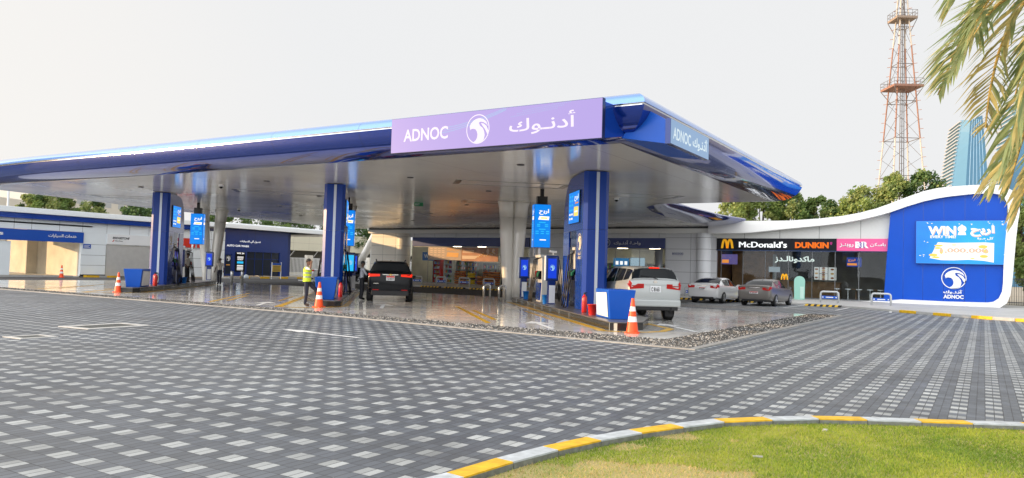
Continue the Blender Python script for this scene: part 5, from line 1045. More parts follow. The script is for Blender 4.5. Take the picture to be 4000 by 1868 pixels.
# ------------------------------------------------------------------ vehicles (local y = forward, rear at y = 0)
def cr(a, b, c, d, t): return .5*((2*b)+(-a+c)*t+(2*a-5*b+4*c-d)*t*t+(-a+3*b-3*c+d)*t**3)
RIM = mat("alloy_rim", (.50, .51, .52), .25, .9); RIMD = mat("rim_dark", (.03, .03, .03), .5)
def car(name, lbl, cat, loc, rz, st, paint, win, wheels, lights, extra=None, group=None, wr=.34, rimm=None, plate=None, platepos=None):
    """st: stations (y, w, zbottom, zbelt, zroof, wroof)"""
    t = thing(name, lbl, cat, loc, rz, group)
    SUB = 4
    def ring(s):
        y, w, zb, bl, zr, wr_ = s; wb = w*.955; zt = max(zr-.06, bl+.01)
        return [(0, zb), (w*.80, zb), (w*.95, zb+.05), (w*.995, zb+(bl-zb)*.33), (w, zb+(bl-zb)*.62), (w*.985, bl-.07), (wb, bl), (wb+(wr_-wb)*.5, bl+(zt-bl)*.52), (wr_, zt), (wr_*.90, zr-.012), (wr_*.5, zr+.008), (0, zr+.012)]
    def S(u):
        i = min(int(u), len(st)-2); f = u-i; q = [st[max(0, min(len(st)-1, i+k))] for k in (-1, 0, 1, 2)]
        # monotone blend keeps corners from overshooting
        return [(1-f)*q[1][k]+f*q[2][k] if k in (2,) else (cr(q[0][k], q[1][k], q[2][k], q[3][k], f) if abs(q[2][k]-q[1][k]) > 1e-6 else q[1][k]) for k in range(6)]
    def P(u, j):
        s = S(u); r = ring(s); sgn = 1
        if j > 11: j = 22-j; sgn = -1
        elif j < 0: j = -j; sgn = -1
        i = min(int(j), 10); f = j-i; a, b = r[i], r[i+1]; return V((sgn*(a[0]+(b[0]-a[0])*f), s[0], a[1]+(b[1]-a[1])*f))
    us = [i/SUB for i in range((len(st)-1)*SUB+1)]; js = list(range(0, 12)); rings = []
    for u in us: rings.append([P(u, j) for j in js]+[P(u, -j) for j in js[::-1][1:-1]])
    mb = MB(); mb.loft(rings, 0, True); o = mb.build("body", paint, t); smooth_ang(o, 38)
    def patch(nm, u0, u1, j0, j1, mt, off=.008, n=6, par=t):
        mb = MB(); g = []
        for a in range(n+1):
            row = []
            for b in range(n+1):
                u = u0+(u1-u0)*a/n; j = j0+(j1-j0)*b/n
                p = P(u, j); du = P(min(u+.02, len(st)-1), j)-P(max(u-.02, 0), j); e = .05
                dj = P(u, j+e)-P(u, j-e); nn = du.cross(dj)
                nn = nn.normalized() if nn.length > 1e-9 else V((0, 0, 1))
                cc = V((0, S(u)[0], (S(u)[2]+S(u)[4])/2)); 
                if nn.dot(p-cc) < 0: nn = -nn
                row.append(p+nn*off)
            g.append(row)
        fs = [(a*(n+1)+b, a*(n+1)+b+1, (a+1)*(n+1)+b+1, (a+1)*(n+1)+b) for a in range(n) for b in range(n)]
        mb.add([p for r in g for p in r], fs); return mb.build(nm, mt, par, True)
    for nm, u0, u1, j0, j1 in win:
        if nm == "side_window":
            for s_ in (1, -1): patch(nm, u0, u1, s_*j0, s_*j1, car_glass)
        else: patch(nm, u0, u1, j0, j1, car_glass)
    for nm, u0, u1, j0, j1, mt in lights:
        for s_ in (1, -1): patch(nm, u0, u1, s_*j0, s_*j1, mt, .012)
    for (y, w) in wheels:
        for s_ in (1, -1):
            mb = MB(); mb.lathe([(wr*1.16, -.01), (wr*1.16, .012), (wr*.8, .012)], (s_*(w-.004), y, wr), 28, 0, 'x', True) if False else None
            mb = MB(); a_ = [(wr+.055)*1.0]; ringp = [(s_*(w+.004), y+(wr+.05)*cos(a), wr+.01+(wr+.05)*sin(a)) for a in [i*2*pi/28 for i in range(28)]]
            mb.poly(ringp if s_ > 0 else ringp[::-1]); mb.build("wheel_arch", black, t)
            w0 = thing("x", "", "", (0, 0, 0)); bpy.data.objects.remove(w0)
            mb = MB(); x = s_*(w-.20); mb.lathe([(wr*.62, -.0), (wr*.95, -.0), (wr, s_*.03), (wr, s_*.20), (wr*.95, s_*.225), (wr*.68, s_*.23), (wr*.66, s_*.19)], (x, y, wr), 28, 0, 'x'); o = mb.build("wheel", tyre_m, t); smooth_ang(o, 40)
            mb = MB(); mb.lathe([(wr*.66, s_*.185), (wr*.1, s_*.19)], (x, y, wr), 28, 1, 'x')
            mb.lathe([(wr*.67, s_*.20), (wr*.67, s_*.232), (wr*.60, s_*.232), (wr*.58, s_*.2)], (x, y, wr), 28, 0, 'x', False)
            for k in range(6):
                a = k*pi/3; ca, sa = cos(a), sin(a); R0, R1 = wr*.08, wr*.62; hw = wr*.09
                q = [(x+s_*.222, y+R0*ca-hw*sa, wr+R0*sa+hw*ca), (x+s_*.222, y+R0*ca+hw*sa, wr+R0*sa-hw*ca), (x+s_*.226, y+R1*ca+hw*.7*sa, wr+R1*sa-hw*.7*ca), (x+s_*.226, y+R1*ca-hw*.7*sa, wr+R1*sa+hw*.7*ca)]
                mb.ex(q, (-s_*.03, 0, 0), 0)
            mb.lathe([(wr*.16, s_*.2), (wr*.16, s_*.235), (.01, s_*.237)], (x, y, wr), 12, 0, 'x', False); mb.build("rim", [rimm or RIM, RIMD], o)
    FR = Fr((0, 0, 0), (1, 0, 0), (0, -1, 0))
    if plate:
        y, z, w, h = platepos; mb = MB(); slab(mb, Fr((0, y, 0), (1, 0, 0), (0, -1, 0)), -w/2, w/2, z-h/2, z+h/2, 0, .02, 0); pl = mb.build("number_plate", white_p if plate[1] == 'w' else [white_p], t)
        fr = Fr((0, y-.024, 0), (1, 0, 0), (0, -1, 0)); mb = MB()
        if plate[1] == 'r': rect(mb, fr, -w/2+.01, w/2-.01, z+h*.12, z+h/2-.01, 0, 1)
        text(mb, plate[0], fr, -w*.40, w*.40, z-h*.38, z+h*(.06 if plate[1] == 'r' else .30), .004, 0, .02); mb.build("plate_print", [black_gl, red_m], pl)
    if extra: extra(t, P, patch, FR)
    return t
def tails(t, x0, x1, z0, z1, mt, y):
    for s_ in (1, -1):
        mb = MB(); zm = (z0+z1)/2; h = (z1-z0)/2
        A = [(s_*x0, y, zm-h*.55), (s_*x1, y+.015, z0), (s_*(x1+.04), y+.05, z1), (s_*x0, y, z1)]; B = [(a, b+.14, c) for a, b, c in A]
        mb.loft([A, B] if s_ < 0 else [A[::-1], B[::-1]]); mb.poly([(s_*(x0+.04), y-.004, zm+h*.2), (s_*(x1-.06), y+.010, zm+h*.1), (s_*(x1-.06), y+.010, zm+h*.4), (s_*(x0+.04), y-.004, zm+h*.5)], 1)
        mb.build("tail_lamp", [mt, mat("lamp_pale", (.36, .02, .015), .3, spec=.2)], t)
def mirrors(t, y, z, w, mt):
    for s_ in (1, -1):
        mb = MB(); mb.loft([[(s_*(w+.0), y+a, z+b) for a, b in ((0, 0), (.06, 0), (.06, .05), (0, .05))], [(s_*(w+.10), y+a, z+b) for a, b in ((-.03, -.04), (.12, -.02), (.12, .12), (-.03, .14))], [(s_*(w+.24), y+a, z+b) for a, b in ((-.03, -.02), (.08, 0), (.08, .10), (-.03, .13))]]); o = mb.build("wing_mirror", mt, t); smooth_ang(o, 50)
SUV = [(0, .84, .50, 1.17, 1.22, .76), (.03, .93, .40, 1.24, 1.29, .82), (.10, .97, .36, 1.26, 1.34, .84), (.30, .985, .32, 1.26, 1.62, .77), (.44, .99, .30, 1.25, 1.74, .73), (.95, 1.0, .28, 1.22, 1.79, .74), (2.0, 1.0, .26, 1.16, 1.81, .75), (2.9, 1.0, .26, 1.12, 1.77, .73), (3.45, .995, .27, 1.08, 1.50, .76), (3.85, .99, .28, 1.02, 1.16, .82), (4.6, .97, .30, .95, 1.05, .80), (5.02, .91, .36, .80, .92, .70), (5.15, .76, .46, .70, .78, .60)]
def suv_extra(t, P, patch, FR):
    mirrors(t, 3.35, 1.02, .98, black_gl)
    mb = MB(); slab(mb, FR, -.34, .34, 1.185, 1.215, .0, .03); mb.build("chrome_strip", chrome, t)
    mb = MB(); mb.poly([FR(x, z+.16, .04) for x, z in ((-.09, 1.022), (-.03, 1.022), (-.025, 1.005), (.025, 1.005), (.03, 1.022), (.09, 1.022), (.075, 1.053), (.03, 1.053), (.025, 1.07), (-.025, 1.07), (-.03, 1.053), (-.075, 1.053))]); mb.build("badge", mat("badge_gold", (.65, .42, .10), .3, .5), t)
    mb = MB(); slab(mb, FR, -.72, -.50, .80, .82, .0, .012); mb.build("model_letters", chrome, t)
    mb = MB(); mb.box((0, .0, .40), (1.62, .16, .22)); mb.box((0, .05, .62), (1.80, .10, .05)); mb.build("bumper_skirt", black, t, bevel=.03)
    for s_ in (-1, 1):
        mb = MB(); mb.tube([(s_*.60, .12, .36), (s_*.60, -.04, .36)], .06, 12); mb.build("exhaust", black_gl, t); mb = MB(); slab(mb, FR, s_*.62-.13, s_*.62+.13, .52, .55, .04, .085); mb.build("reflector", tail_red, t)
    tails(t, .46, .92, 1.10, 1.22, tail_lit, -.025)
    for s_ in (-1, 1):
        mb = MB(); mb.tube([(s_*.66, .9, 1.82), (s_*.66, 1.0, 1.87), (s_*.66, 2.7, 1.87), (s_*.66, 2.8, 1.82)], .02, 8); mb.build("roof_rail", black_gl, t)
    mb = MB(); mb.box((0, 1.0, 1.82), (.03, .16, .05)); mb.build("aerial_fin", black_gl, t); mb = MB(); mb.box((0, .42, 1.775), (1.2, .22, .03)); mb.build("roof_spoiler", black_gl, t)
Ps = V((-22.05, 25.30, .008))
car("black_suv", "black sport utility car seen from behind with lit red tail lights", "car", Ps, RZ, SUV, mat("paint_black", (.003, .004, .006), .16, 0, spec=.2), [("rear_window", 2.1, 3.9, 7.7, 14.3), ("windscreen", 7.1, 8.9, 7.9, 14.1), ("side_window", 3.9, 5.1, 6.25, 7.9), ("side_window", 5.2, 6.0, 6.25, 7.9), ("side_window", 6.1, 7.6, 6.25, 7.9)], [(1.0, 1.0), (4.05, .99)], [("tail_light", .3, 1.6, 5.3, 5.9, tail_lit)], suv_extra, None, .38, RIMD, ("12459", 'r'), (-.02, 1.05, .36, .21))
mb = MB(); slab(mb, Fr((0, 0, 0), (1, 0, 0), (0, -1, 0)), 0, .001, 0, .001, 0, .001)
FOR = [(0, .82, .56, 1.24, 1.29, .72), (.03, .89, .50, 1.33, 1.37, .77), (.08, .91, .46, 1.36, 1.41, .79), (.18, .915, .44, 1.36, 1.64, .74), (.28, .92, .42, 1.34, 1.76, .70), (.8, .92, .40, 1.28, 1.81, .70), (1.8, .92, .40, 1.22, 1.83, .71), (2.7, .92, .40, 1.18, 1.79, .70), (3.2, .92, .40, 1.14, 1.55, .73), (3.6, .92, .40, 1.06, 1.20, .78), (4.3, .90, .42, 1.02, 1.10, .76), (4.6, .84, .48, .90, .98, .66), (4.7, .72, .55, .80, .86, .58)]
def for_extra(t, P, patch, FR):
    mirrors(t, 3.05, 1.05, .91, mat("mirror_dark", (.05, .05, .055), .3))
    mb = MB(); slab(mb, FR, -.15, .20, 1.755, 1.80, -.26, -.19); mb.build("high_brake_light", tail_lit, t)
    mb = MB(); mb.tube([(.10, .03, 1.40), (-.10, .04, 1.46), (-.50, .05, 1.50)], .013, 6); mb.build("rear_wiper", black_gl, t)
    for s_ in (-1, 1):
        mb = MB(); mb.lathe([(.055, 0), (.055, -.02), (.045, -.022)], (0, 0, 0), 14, 0, 'x'); o = mb.build("fog_reflector", tail_red, t); o.rotation_euler = (0, 0, pi/2); o.location = (s_*.66, .0, .66)
    mb = MB(); mb.box((0, .02, .60), (1.80, .16, .24)); mb.build("bumper", mat("paint_silver", (.47, .50, .50), .3, .3, coat=.6), t, bevel=.05); mb = MB(); mb.box((0, .06, .43), (1.62, .16, .14)); mb.box((0, 1.6, .42), (1.2, 2.8, .1)); mb.build("under_skirt", black, t, bevel=.03)
    mb = MB(); mb.tube([(.55, .5, .40), (.55, -.03, .42)], .045, 12); mb.build("exhaust", black_gl, t)
    for s_ in (-1, 1): mb = MB(); mb.box((s_*.74, .62, .30), (.30, .02, .34)); mb.build("mud_flap", black, t)
    mb = MB(); [mb.poly([(.07*cos(a)+.0, -.012, 1.31+.05*sin(a)) for a in [-i*.524 for i in range(12)]])]; mb.build("badge", chrome, t)
    mb = MB(); slab(mb, FR, -.36, .36, 1.20, 1.23, .0, .025); mb.build("grip_strip", MATS["paint_silver"], t); tails(t, .40, .88, 1.05, 1.24, tail_red, -.02)
    mb = MB(); [mb.box((s_*.80, 1.92, 1.02), (.26, .05, .06)) for s_ in ()]; mb = MB()
    for s_ in (-1, 1):
        for y in (1.75, 2.72): mb.box((s_*.928, y, .98), (.02, .16, .03))
    mb.build("door_handle", MATS["paint_silver"], t)
car("silver_suv", "silver off road car with red high brake light at the right island", "car", (-9.32, 24.02, .008), RZ, FOR, mat("paint_silver", (.47, .50, .50), .3, .3, coat=.6), [("rear_window", 2.12, 3.85, 7.7, 14.3), ("windscreen", 7.1, 8.9, 7.9, 14.1), ("side_window", 3.7, 5.0, 6.2, 7.9), ("side_window", 5.1, 5.95, 6.2, 7.9), ("side_window", 6.05, 7.6, 6.2, 7.9)], [(.95, .90), (3.70, .90)], [("tail_light", .3, 1.9, 4.6, 5.8, tail_red)], for_extra, None, .37, None, ("C 81651", 'w'), (-.02, 1.07, .37, .21))
SED = [(0, .76, .42, .96, 1.0, .66), (.04, .86, .32, 1.05, 1.10, .74), (.18, .90, .27, 1.06, 1.12, .78), (.50, .91, .24, 1.04, 1.12, .79), (1.0, .915, .22, 1.0, 1.32, .69), (1.45, .92, .19, .96, 1.40, .63), (2.1, .92, .19, .94, 1.45, .63), (2.8, .92, .19, .92, 1.40, .62), (3.2, .92, .19, .91, 1.18, .68), (3.6, .915, .20, .90, .98, .76), (4.3, .90, .22, .84, .90, .76), (4.7, .82, .28, .68, .74, .64), (4.82, .64, .36, .56, .62, .5)]
def sed_extra(pm):
    def f(t, P, patch, FR):
        mirrors(t, 3.1, .93, .90, pm); mb = MB(); mb.box((0, .03, .30), (1.30, .10, .12)); mb.build("bumper_skirt", black, t, bevel=.03)
        tails(t, .46, .84, .84, 1.0, tail_red, -.02)
        mb = MB(); slab(mb, FR, -.30, .30, .98, 1.0, -.03, .02); mb.build("boot_trim", chrome, t); mb = MB(); mb.box((0, 1.5, 1.47), (.03, .12, .05)); mb.build("aerial_fin", pm, t)
        mb = MB(); [mb.tube([(s_*.55, .3, .26), (s_*.55, -.0, .26)], .04, 10) for s_ in (-1, 1)]; mb.build("exhaust", chrome, t)
        mb = MB(); [mb.box((s_*.93, y, .86), (.02, .16, .03)) for s_ in (-1, 1) for y in (1.75, 2.65)]; mb.build("door_handle", pm, t)
    return f
wp = mat("paint_white", (.74, .75, .75), .2, 0, coat=1.); tp = mat("paint_taupe", (.18, .168, .155), .32, .35, coat=.3); bp_ = mat("paint_black", (0, 0, 0))
SW_ = [("rear_window", 3.12, 4.9, 8.0, 14.0), ("windscreen", 7.15, 8.9, 7.9, 14.1), ("side_window", 4.5, 5.9, 6.2, 7.9), ("side_window", 6.0, 7.7, 6.2, 7.9)]
car("white_saloon", "white saloon parked nose in beside the tall white pier", "car", (-13.55, 42.2, .008), -.05, SED, wp, SW_, [(1.0, .905), (3.85, .90)], [("tail_light", .7, 2.3, 4.6, 5.9, tail_red)], sed_extra(wp), "saloons parked at the restaurant", .33, None, ("5 1281", 'r'), (-.02, .83, .40, .12))
car("grey_saloon", "taupe grey saloon parked nose in before the restaurant glass", "car", (-10.55, 41.7, .008), -.05, SED, tp, SW_, [(1.0, .905), (3.85, .90)], [("tail_light", .6, 2.3, 4.7, 5.8, tail_red)], sed_extra(tp), "saloons parked at the restaurant", .33, None, ("R 33147", 'r'), (-.02, .72, .46, .12))
car("black_saloon", "black saloon half hidden behind the middle pylon and cap man", "car", (-45.3, 49.8, .009), 2.13, SED, bp_, SW_, [(1.0, .905), (3.85, .90)], [("tail_light", .7, 2.3, 4.6, 5.9, tail_red)], sed_extra(bp_), None, .33)
car("white_hatch", "small white car with red tail lamp seen past the man in yellow vest", "car", (-50.3, 47.5, .009), -1.01, SED, wp, SW_, [(1.0, .905), (3.85, .90)], [("tail_light", .7, 2.3, 4.6, 5.9, tail_red)], sed_extra(wp), None, .33)
car("white_saloon", "white car far away at the left edge behind the open bay", "car", (-98.0, 42.6, .0), 1.2, SED, wp, SW_, [(1.0, .905), (3.85, .90)], [("tail_light", .7, 2.3, 4.6, 5.9, tail_red)], sed_extra(wp), None, .33)

# ------------------------------------------------------------------ people (local y = the way they face)
def skin_mesh(vs, es, rad, root=0, sub=1):
    me = bpy.data.meshes.new("sk"); me.from_pydata(vs, es, []); o = bpy.data.objects.new("sk", me); COL.objects.link(o)
    md = o.modifiers.new("s", 'SKIN'); md.use_smooth_shade = True; md.branch_smoothing = .6
    sv_ = me.skin_vertices[0].data
    for i, r in enumerate(rad): sv_[i].radius = r if isinstance(r, tuple) else (r, r); sv_[i].use_root = i == root
    o.modifiers.new("u", 'SUBSURF').levels = sub; dg = bpy.context.evaluated_depsgraph_get(); r = bpy.data.meshes.new_from_object(o.evaluated_get(dg))
    d = ([V(v.co) for v in r.vertices], [list(p.vertices) for p in r.polygons]); bpy.data.objects.remove(o); bpy.data.meshes.remove(me); bpy.data.meshes.remove(r); return d
def seg_d(p, a, b):
    ab = b-a; t = max(0, min(1, (p-a).dot(ab)/max(1e-9, ab.dot(ab)))); return (p-(a+ab*t)).length
def person(lbl, loc, rz, J, cols, vest=False, cap=False, extra=None, group=None):
    """J: joint positions; cols: skin, upper, lower, sleeve-forearm, shoe materials"""
    t = thing("person", lbl, "person", loc, rz, group)
    N = ["hip", "waist", "chest", "neck", "hl0", "head", "crown", "shL", "elL", "wrL", "shR", "elR", "wrR", "thL", "knL", "anL", "toL", "thR", "knR", "anR", "toR"]
    D = dict(hip=(0, 0, .95), waist=(0, 0, 1.12), chest=(0, .0, 1.36), neck=(0, .005, 1.50), hl0=(0, .02, 1.585), head=(0, .03, 1.66), crown=(0, .015, 1.735), shL=(-.185, 0, 1.42), elL=(-.24, -.03, 1.14), wrL=(-.25, .06, .90), shR=(.185, 0, 1.42), elR=(.24, -.03, 1.14), wrR=(.25, .06, .90), thL=(-.095, 0, .88), knL=(-.10, .02, .50), anL=(-.10, -.03, .09), toL=(-.11, .14, .045), thR=(.095, 0, .88), knR=(.10, .02, .50), anR=(.10, -.03, .09), toR=(.11, .14, .045)); D.update(J)
    RA = dict(hip=(.165, .115), waist=(.15, .105), chest=(.17, .115), neck=.055, hl0=(.066, .075), head=(.078, .095), crown=(.066, .08), shL=.068, elL=.047, wrL=.031, shR=.068, elR=.047, wrR=.031, thL=.106, knL=.076, anL=.058, toL=.05, thR=.106, knR=.076, anR=.058, toR=.05)
    E = [("hip", "waist"), ("waist", "chest"), ("chest", "neck"), ("neck", "hl0"), ("hl0", "head"), ("head", "crown"), ("chest", "shL"), ("shL", "elL"), ("elL", "wrL"), ("chest", "shR"), ("shR", "elR"), ("elR", "wrR"), ("hip", "thL"), ("thL", "knL"), ("knL", "anL"), ("anL", "toL"), ("hip", "thR"), ("thR", "knR"), ("knR", "anR"), ("anR", "toR")]
    ix = {n: i for i, n in enumerate(N)}; vs, fs = skin_mesh([D[n] for n in N], [(ix[a], ix[b]) for a, b in E], [RA[n] for n in N], 0, 2)
    part = {("neck", "hl0"): 0, ("hl0", "head"): 0, ("head", "crown"): 0, ("elL", "wrL"): 3, ("elR", "wrR"): 3, ("hip", "thL"): 2, ("hip", "thR"): 2, ("thL", "knL"): 2, ("thR", "knR"): 2, ("knL", "anL"): 2, ("knR", "anR"): 2, ("anL", "toL"): 4, ("anR", "toR"): 4}
    dv = {n: V(D[n]) for n in N}; mb = MB(); mb.v = [tuple(v) for v in vs]; mb.f = fs; mb.mi = []
    for f in fs:
        c = V((0, 0, 0))
        for i in f: c += vs[i]
        c /= len(f); best = min(E, key=lambda e: seg_d(c, dv[e[0]], dv[e[1]])/(.5*(max(RA[e[0]]) if isinstance(RA[e[0]], tuple) else RA[e[0]])+.06)); k = part.get(best, 1)
        if best == ("hip", "waist") and c.z < dv["hip"].z+.05: k = 2
        if k == 1 and best[1] == "neck" and c.z > dv["neck"].z-.03: k = 0
        mb.mi.append(k)
    # hands with fingers
    for s_ in ("L", "R"):
        w = dv["wr"+s_]; d = (w-dv["el"+s_]).normalized(); sd = d.cross(V((0, 1, .3))).normalized(); sd = sd if sd.length > .1 else V((1, 0, 0)); up = d.cross(sd)
        mb.tube([w-d*.01, w+d*.04, w+d*.085], [.030, .040, .034], 10, 0)
        for q in range(4): b = w+d*.075+sd*(.026-.0175*q); L = (.065, .075, .07, .055)[q]; mb.tube([b, b+d*L*.5+up*.006, b+d*L*.8+up*.022, b+d*L*.9+up*.035], [.0095, .009, .008, .005], 6, 0)
        b = w+d*.03+sd*.032; mb.tube([b, b+sd*.025+d*.03, b+sd*.028+d*.065+up*.01], [.011, .0105, .007], 6, 0)
    # face
    h = dv["head"]; 
    mb.loft([[h+V((x, .088+y*.02, z)) for x, y, z in ((-.016, 0, -.03), (.016, 0, -.03), (.010, 1, -.025), (-.010, 1, -.025))], [h+V((x, .088+y, z)) for x, y, z in ((-.008, 0, .02), (.008, 0, .02), (.006, .006, .02), (-.006, .006, .02))]], 0)
    for s_ in (-1, 1):
        mb.tube([h+V((s_*.076, -.005, -.03)), h+V((s_*.088, -.01, 0)), h+V((s_*.078, -.012, .028))], [.008, .014, .006], 6, 0)
        mb.box(tuple(h+V((s_*.030, .091, .012))), (.022, .008, .009), 0, 5)
    mb.box(tuple(h+V((0, .090, -.052))), (.045, .008, .010), 0, 5)
    o = mb.build("body", list(cols)+[hair_m], t, True)
    # hair
    H = MB(); rg = []
    for i in range(7):
        a = i/6*pi/2; r = cos(a); rg.append([(h.x+(.085*r)*cos(p), h.y-.012+(.105*r)*sin(p)-.01*(1-r), h.z+.018+.108*sin(a)-(.05*max(0, -sin(p)) if i == 0 else 0)) for p in [k*2*pi/16 for k in range(16)]])
    H.loft(rg); H.build("cap" if cap else "hair", black_gl if False else (mat("cap_black", (.012, .012, .015), .7) if cap else hair_m), t, True)
    if cap: mb = MB(); mb.ex([tuple(h+V((x, y, .045))) for x, y in ((-.06, .07), (.06, .07), (.055, .16), (0, .185), (-.055, .16))], (0, 0, .012)); mb.build("cap_peak", MATS["cap_black"], t)
    if vest:
        mb = MB(); c0 = dv["hip"]; rg = []
        lv = [(.0, .205, .150, 0), (.07, .205, .150, 0), (.15, .20, .146, 1), (.20, .20, .146, 0), (.30, .205, .148, 1), (.35, .21, .15, 0), (.45, .215, .148, 0), (.52, .175, .125, 0), (.555, .10, .09, 0)]
        ax = (dv["chest"]-c0)
        for dz, rx, ry, _ in lv: c = c0+ax*(dz/.42); rg.append([(c.x+rx*cos(p), c.y+ry*sin(p), c.z-.03) for p in [k*2*pi/22 for k in range(22)]])
        for i in range(len(rg)-1): mb.loft([rg[i], rg[i+1]], 1 if lv[i][3] else 0, cap=False)
        mb.build("hi_vis_vest", [vest_m, mat("reflective_tape", (.32, .33, .34), .4)], t, True)
    if extra: extra(t, dv)
    return t
# yellow vest man: right hand up to his head, left foot on the plinth
person("man in yellow high visibility vest with one hand raised to his head", (-21.25, 19.75, .008), -.95, dict(shR=(.185, .0, 1.43), elR=(.30, .16, 1.36), wrR=(.15, .16, 1.60), shL=(-.185, -.01, 1.43), elL=(-.30, .06, 1.50), wrL=(-.14, .04, 1.62), thL=(-.10, .02, .90), knL=(-.12, .31, .62), anL=(-.12, .36, .33), toL=(-.13, .52, .29), hl0=(0, .03, 1.58), head=(0, .05, 1.65), crown=(0, .045, 1.725)), [skin_m, mat("shirt_white", (.62, .62, .60), .8), trouser, skin_m, shoe], vest=True)
def cap_extra(t, dv): pass
person("man in grey shirt and black cap standing at the black car's left side", (-23.93, 25.52, .008), -.55, dict(elR=(.27, .12, 1.16), wrR=(.24, .38, 1.13), elL=(-.235, .02, 1.15), wrL=(-.18, .18, .96)), [skin_d, shirt_g, mat("dark_trousers", (.01, .011, .016), .8), skin_d, black_gl], cap=True)
person("man in pale shirt walking past the cream paired column", (-43.2, 32.45, .008), -2.45, dict(elR=(.28, -.06, 1.17), wrR=(.31, -.02, .94), elL=(-.26, .03, 1.16), wrL=(-.28, .14, .93), knL=(-.10, .14, .50), anL=(-.10, .12, .09), toL=(-.11, .29, .06), knR=(.10, -.02, .50), anR=(.10, -.14, .11), toR=(.11, .02, .05)), [skin_d, shirt_b, trouser, skin_d, black_gl], extra=lambda t, dv: MB().tube([(-.06, .10, 1.46), (-.04, .135, 1.3), (0, .14, 1.15), (.04, .135, 1.3), (.06, .10, 1.46)], .008, 5).build("lanyard", black, t))
person("man in pale shirt standing in profile on the left island", tuple(at(1, 10.6, 1.55)), -1.2, dict(elR=(.22, -.10, 1.16), wrR=(.19, .08, .99), elL=(-.22, -.08, 1.16), wrL=(-.17, .10, 1.0)), [skin_d, shirt_b, mat("dark_trousers", (0, 0, 0)), skin_d, black_gl])

# ------------------------------------------------------------------ trees
LEAF = {k_: leafm("leaf_"+k_, c, .3) for k_, c in (("dark", (.055, .11, .03)), ("mid", (.16, .24, .06)), ("olive", (.30, .34, .11)), ("gold", (.40, .32, .11)), ("leaf", (.26, .33, .09)))}
bark = mat("bark", (.10, .075, .05), .9, noise=.3, scale=8)
def tree(name, lbl, x, y, h, rx, seed, mats_, cb=.35, nl=120, nc=46, grp="trees behind the buildings", ls=.16):
    R_ = random.Random(seed); t = thing(name, lbl, "tree", (x, y, 0), 0, grp)
    mb = MB(); base = h*cb; mb.tube([(0, 0, 0), (.1, .05, base*.5), (.0, .1, base), (.15, .05, h*.75)], [.24, .2, .16, .05], 9)
    cl = []
    for i in range(nc):
        a = R_.uniform(0, 6.28); v = R_.uniform(-.9, 1); rr = sqrt(max(.05, 1-v*v))*R_.uniform(.45, 1.0); cz = base+(h-base)*(.5+.5*v*.85); rad = R_.uniform(.13, .26)*rx
        cl.append((V((cos(a)*rx*rr*.9, sin(a)*rx*rr*.9, cz+R_.uniform(-.3, .3))), rad))
    for c, r in cl[:14]: mb.tube([(0, .08, base*R_.uniform(.75, 1)), tuple(c*.55+V((0, 0, base*.45))), tuple(c)], [.10, .06, .02], 6)
    mb.build("trunk", bark, t, True)
    vs, fs, mi = [], [], []
    for c, r in cl:
        m0 = R_.choice((0, 1, 1, 2, 2)) 
        for i in range(nl):
            d = V((R_.gauss(0, 1), R_.gauss(0, 1), R_.gauss(0, .8))); d = d.normalized()*r*R_.random()**.4*1.25; p = c+d; s_ = ls*R_.uniform(.6, 1.3)
            n_ = V((R_.gauss(0, 1), R_.gauss(0, 1), R_.gauss(0, 1)+.4)).normalized(); a_ = n_.orthogonal().normalized()*s_; b_ = n_.cross(a_).normalized()*s_*.55; o = len(vs)
            vs += [p-a_, p+b_, p+a_, p-b_]; fs.append((o, o+1, o+2, o+3)); mi.append(m0 if R_.random() < .75 else R_.randrange(3))
    me = bpy.data.meshes.new("crown"); me.from_pydata([tuple(v) for v in vs], [], fs); [me.materials.append(LEAF[q]) for q in mats_]; me.polygons.foreach_set("material_index", mi); link(me, "crown", t); return t
GR = ("dark", "mid", "olive"); GO_ = ("mid", "olive", "leaf"); GD = ("dark", "dark", "mid")
for i, (x, y, h, r, ms, cb, lbl) in enumerate(((-96.5, 45.6, 9.0, 2.2, GR, .4, "leftmost pale green tree above the workshop roof"), (-94, 47.2, 9.8, 2.7, GR, .4, "tallest of the bright green trees above the workshop roof"), (-90.4, 49.8, 8.9, 2.0, GR, .4, "small round tree beside the tall one over the workshop roof"), (-86.2, 53.0, 8.6, 2.3, GD, .4, "dark tree just left of the left pylon"), (-83.6, 54.6, 9.0, 2.5, GD, .4, "dark tree partly hidden by the left pylon"), (-79.5, 58.5, 8.4, 2.6, GD, .4, "dark tree seen behind the left hanging screen"), (-87.5, 68.0, 9.2, 3.4, GD, .35, "dark tree between the cream column's legs"), (-84, 72.0, 9.3, 3.4, GD, .35, "dark tree over the car wash roof, left part"), (-80.5, 75.5, 9.0, 3.4, GD, .35, "dark tree over the car wash roof, middle part"), (-77.5, 79, 8.9, 3.4, GD, .35, "dark tree over the car wash roof, right part"), (-74.5, 83, 8.8, 3.3, GD, .35, "dark tree beside the middle pylon's left edge"))):
    tree("broadleaf_tree", lbl, x, y, h, r, 40+i, ms, cb)
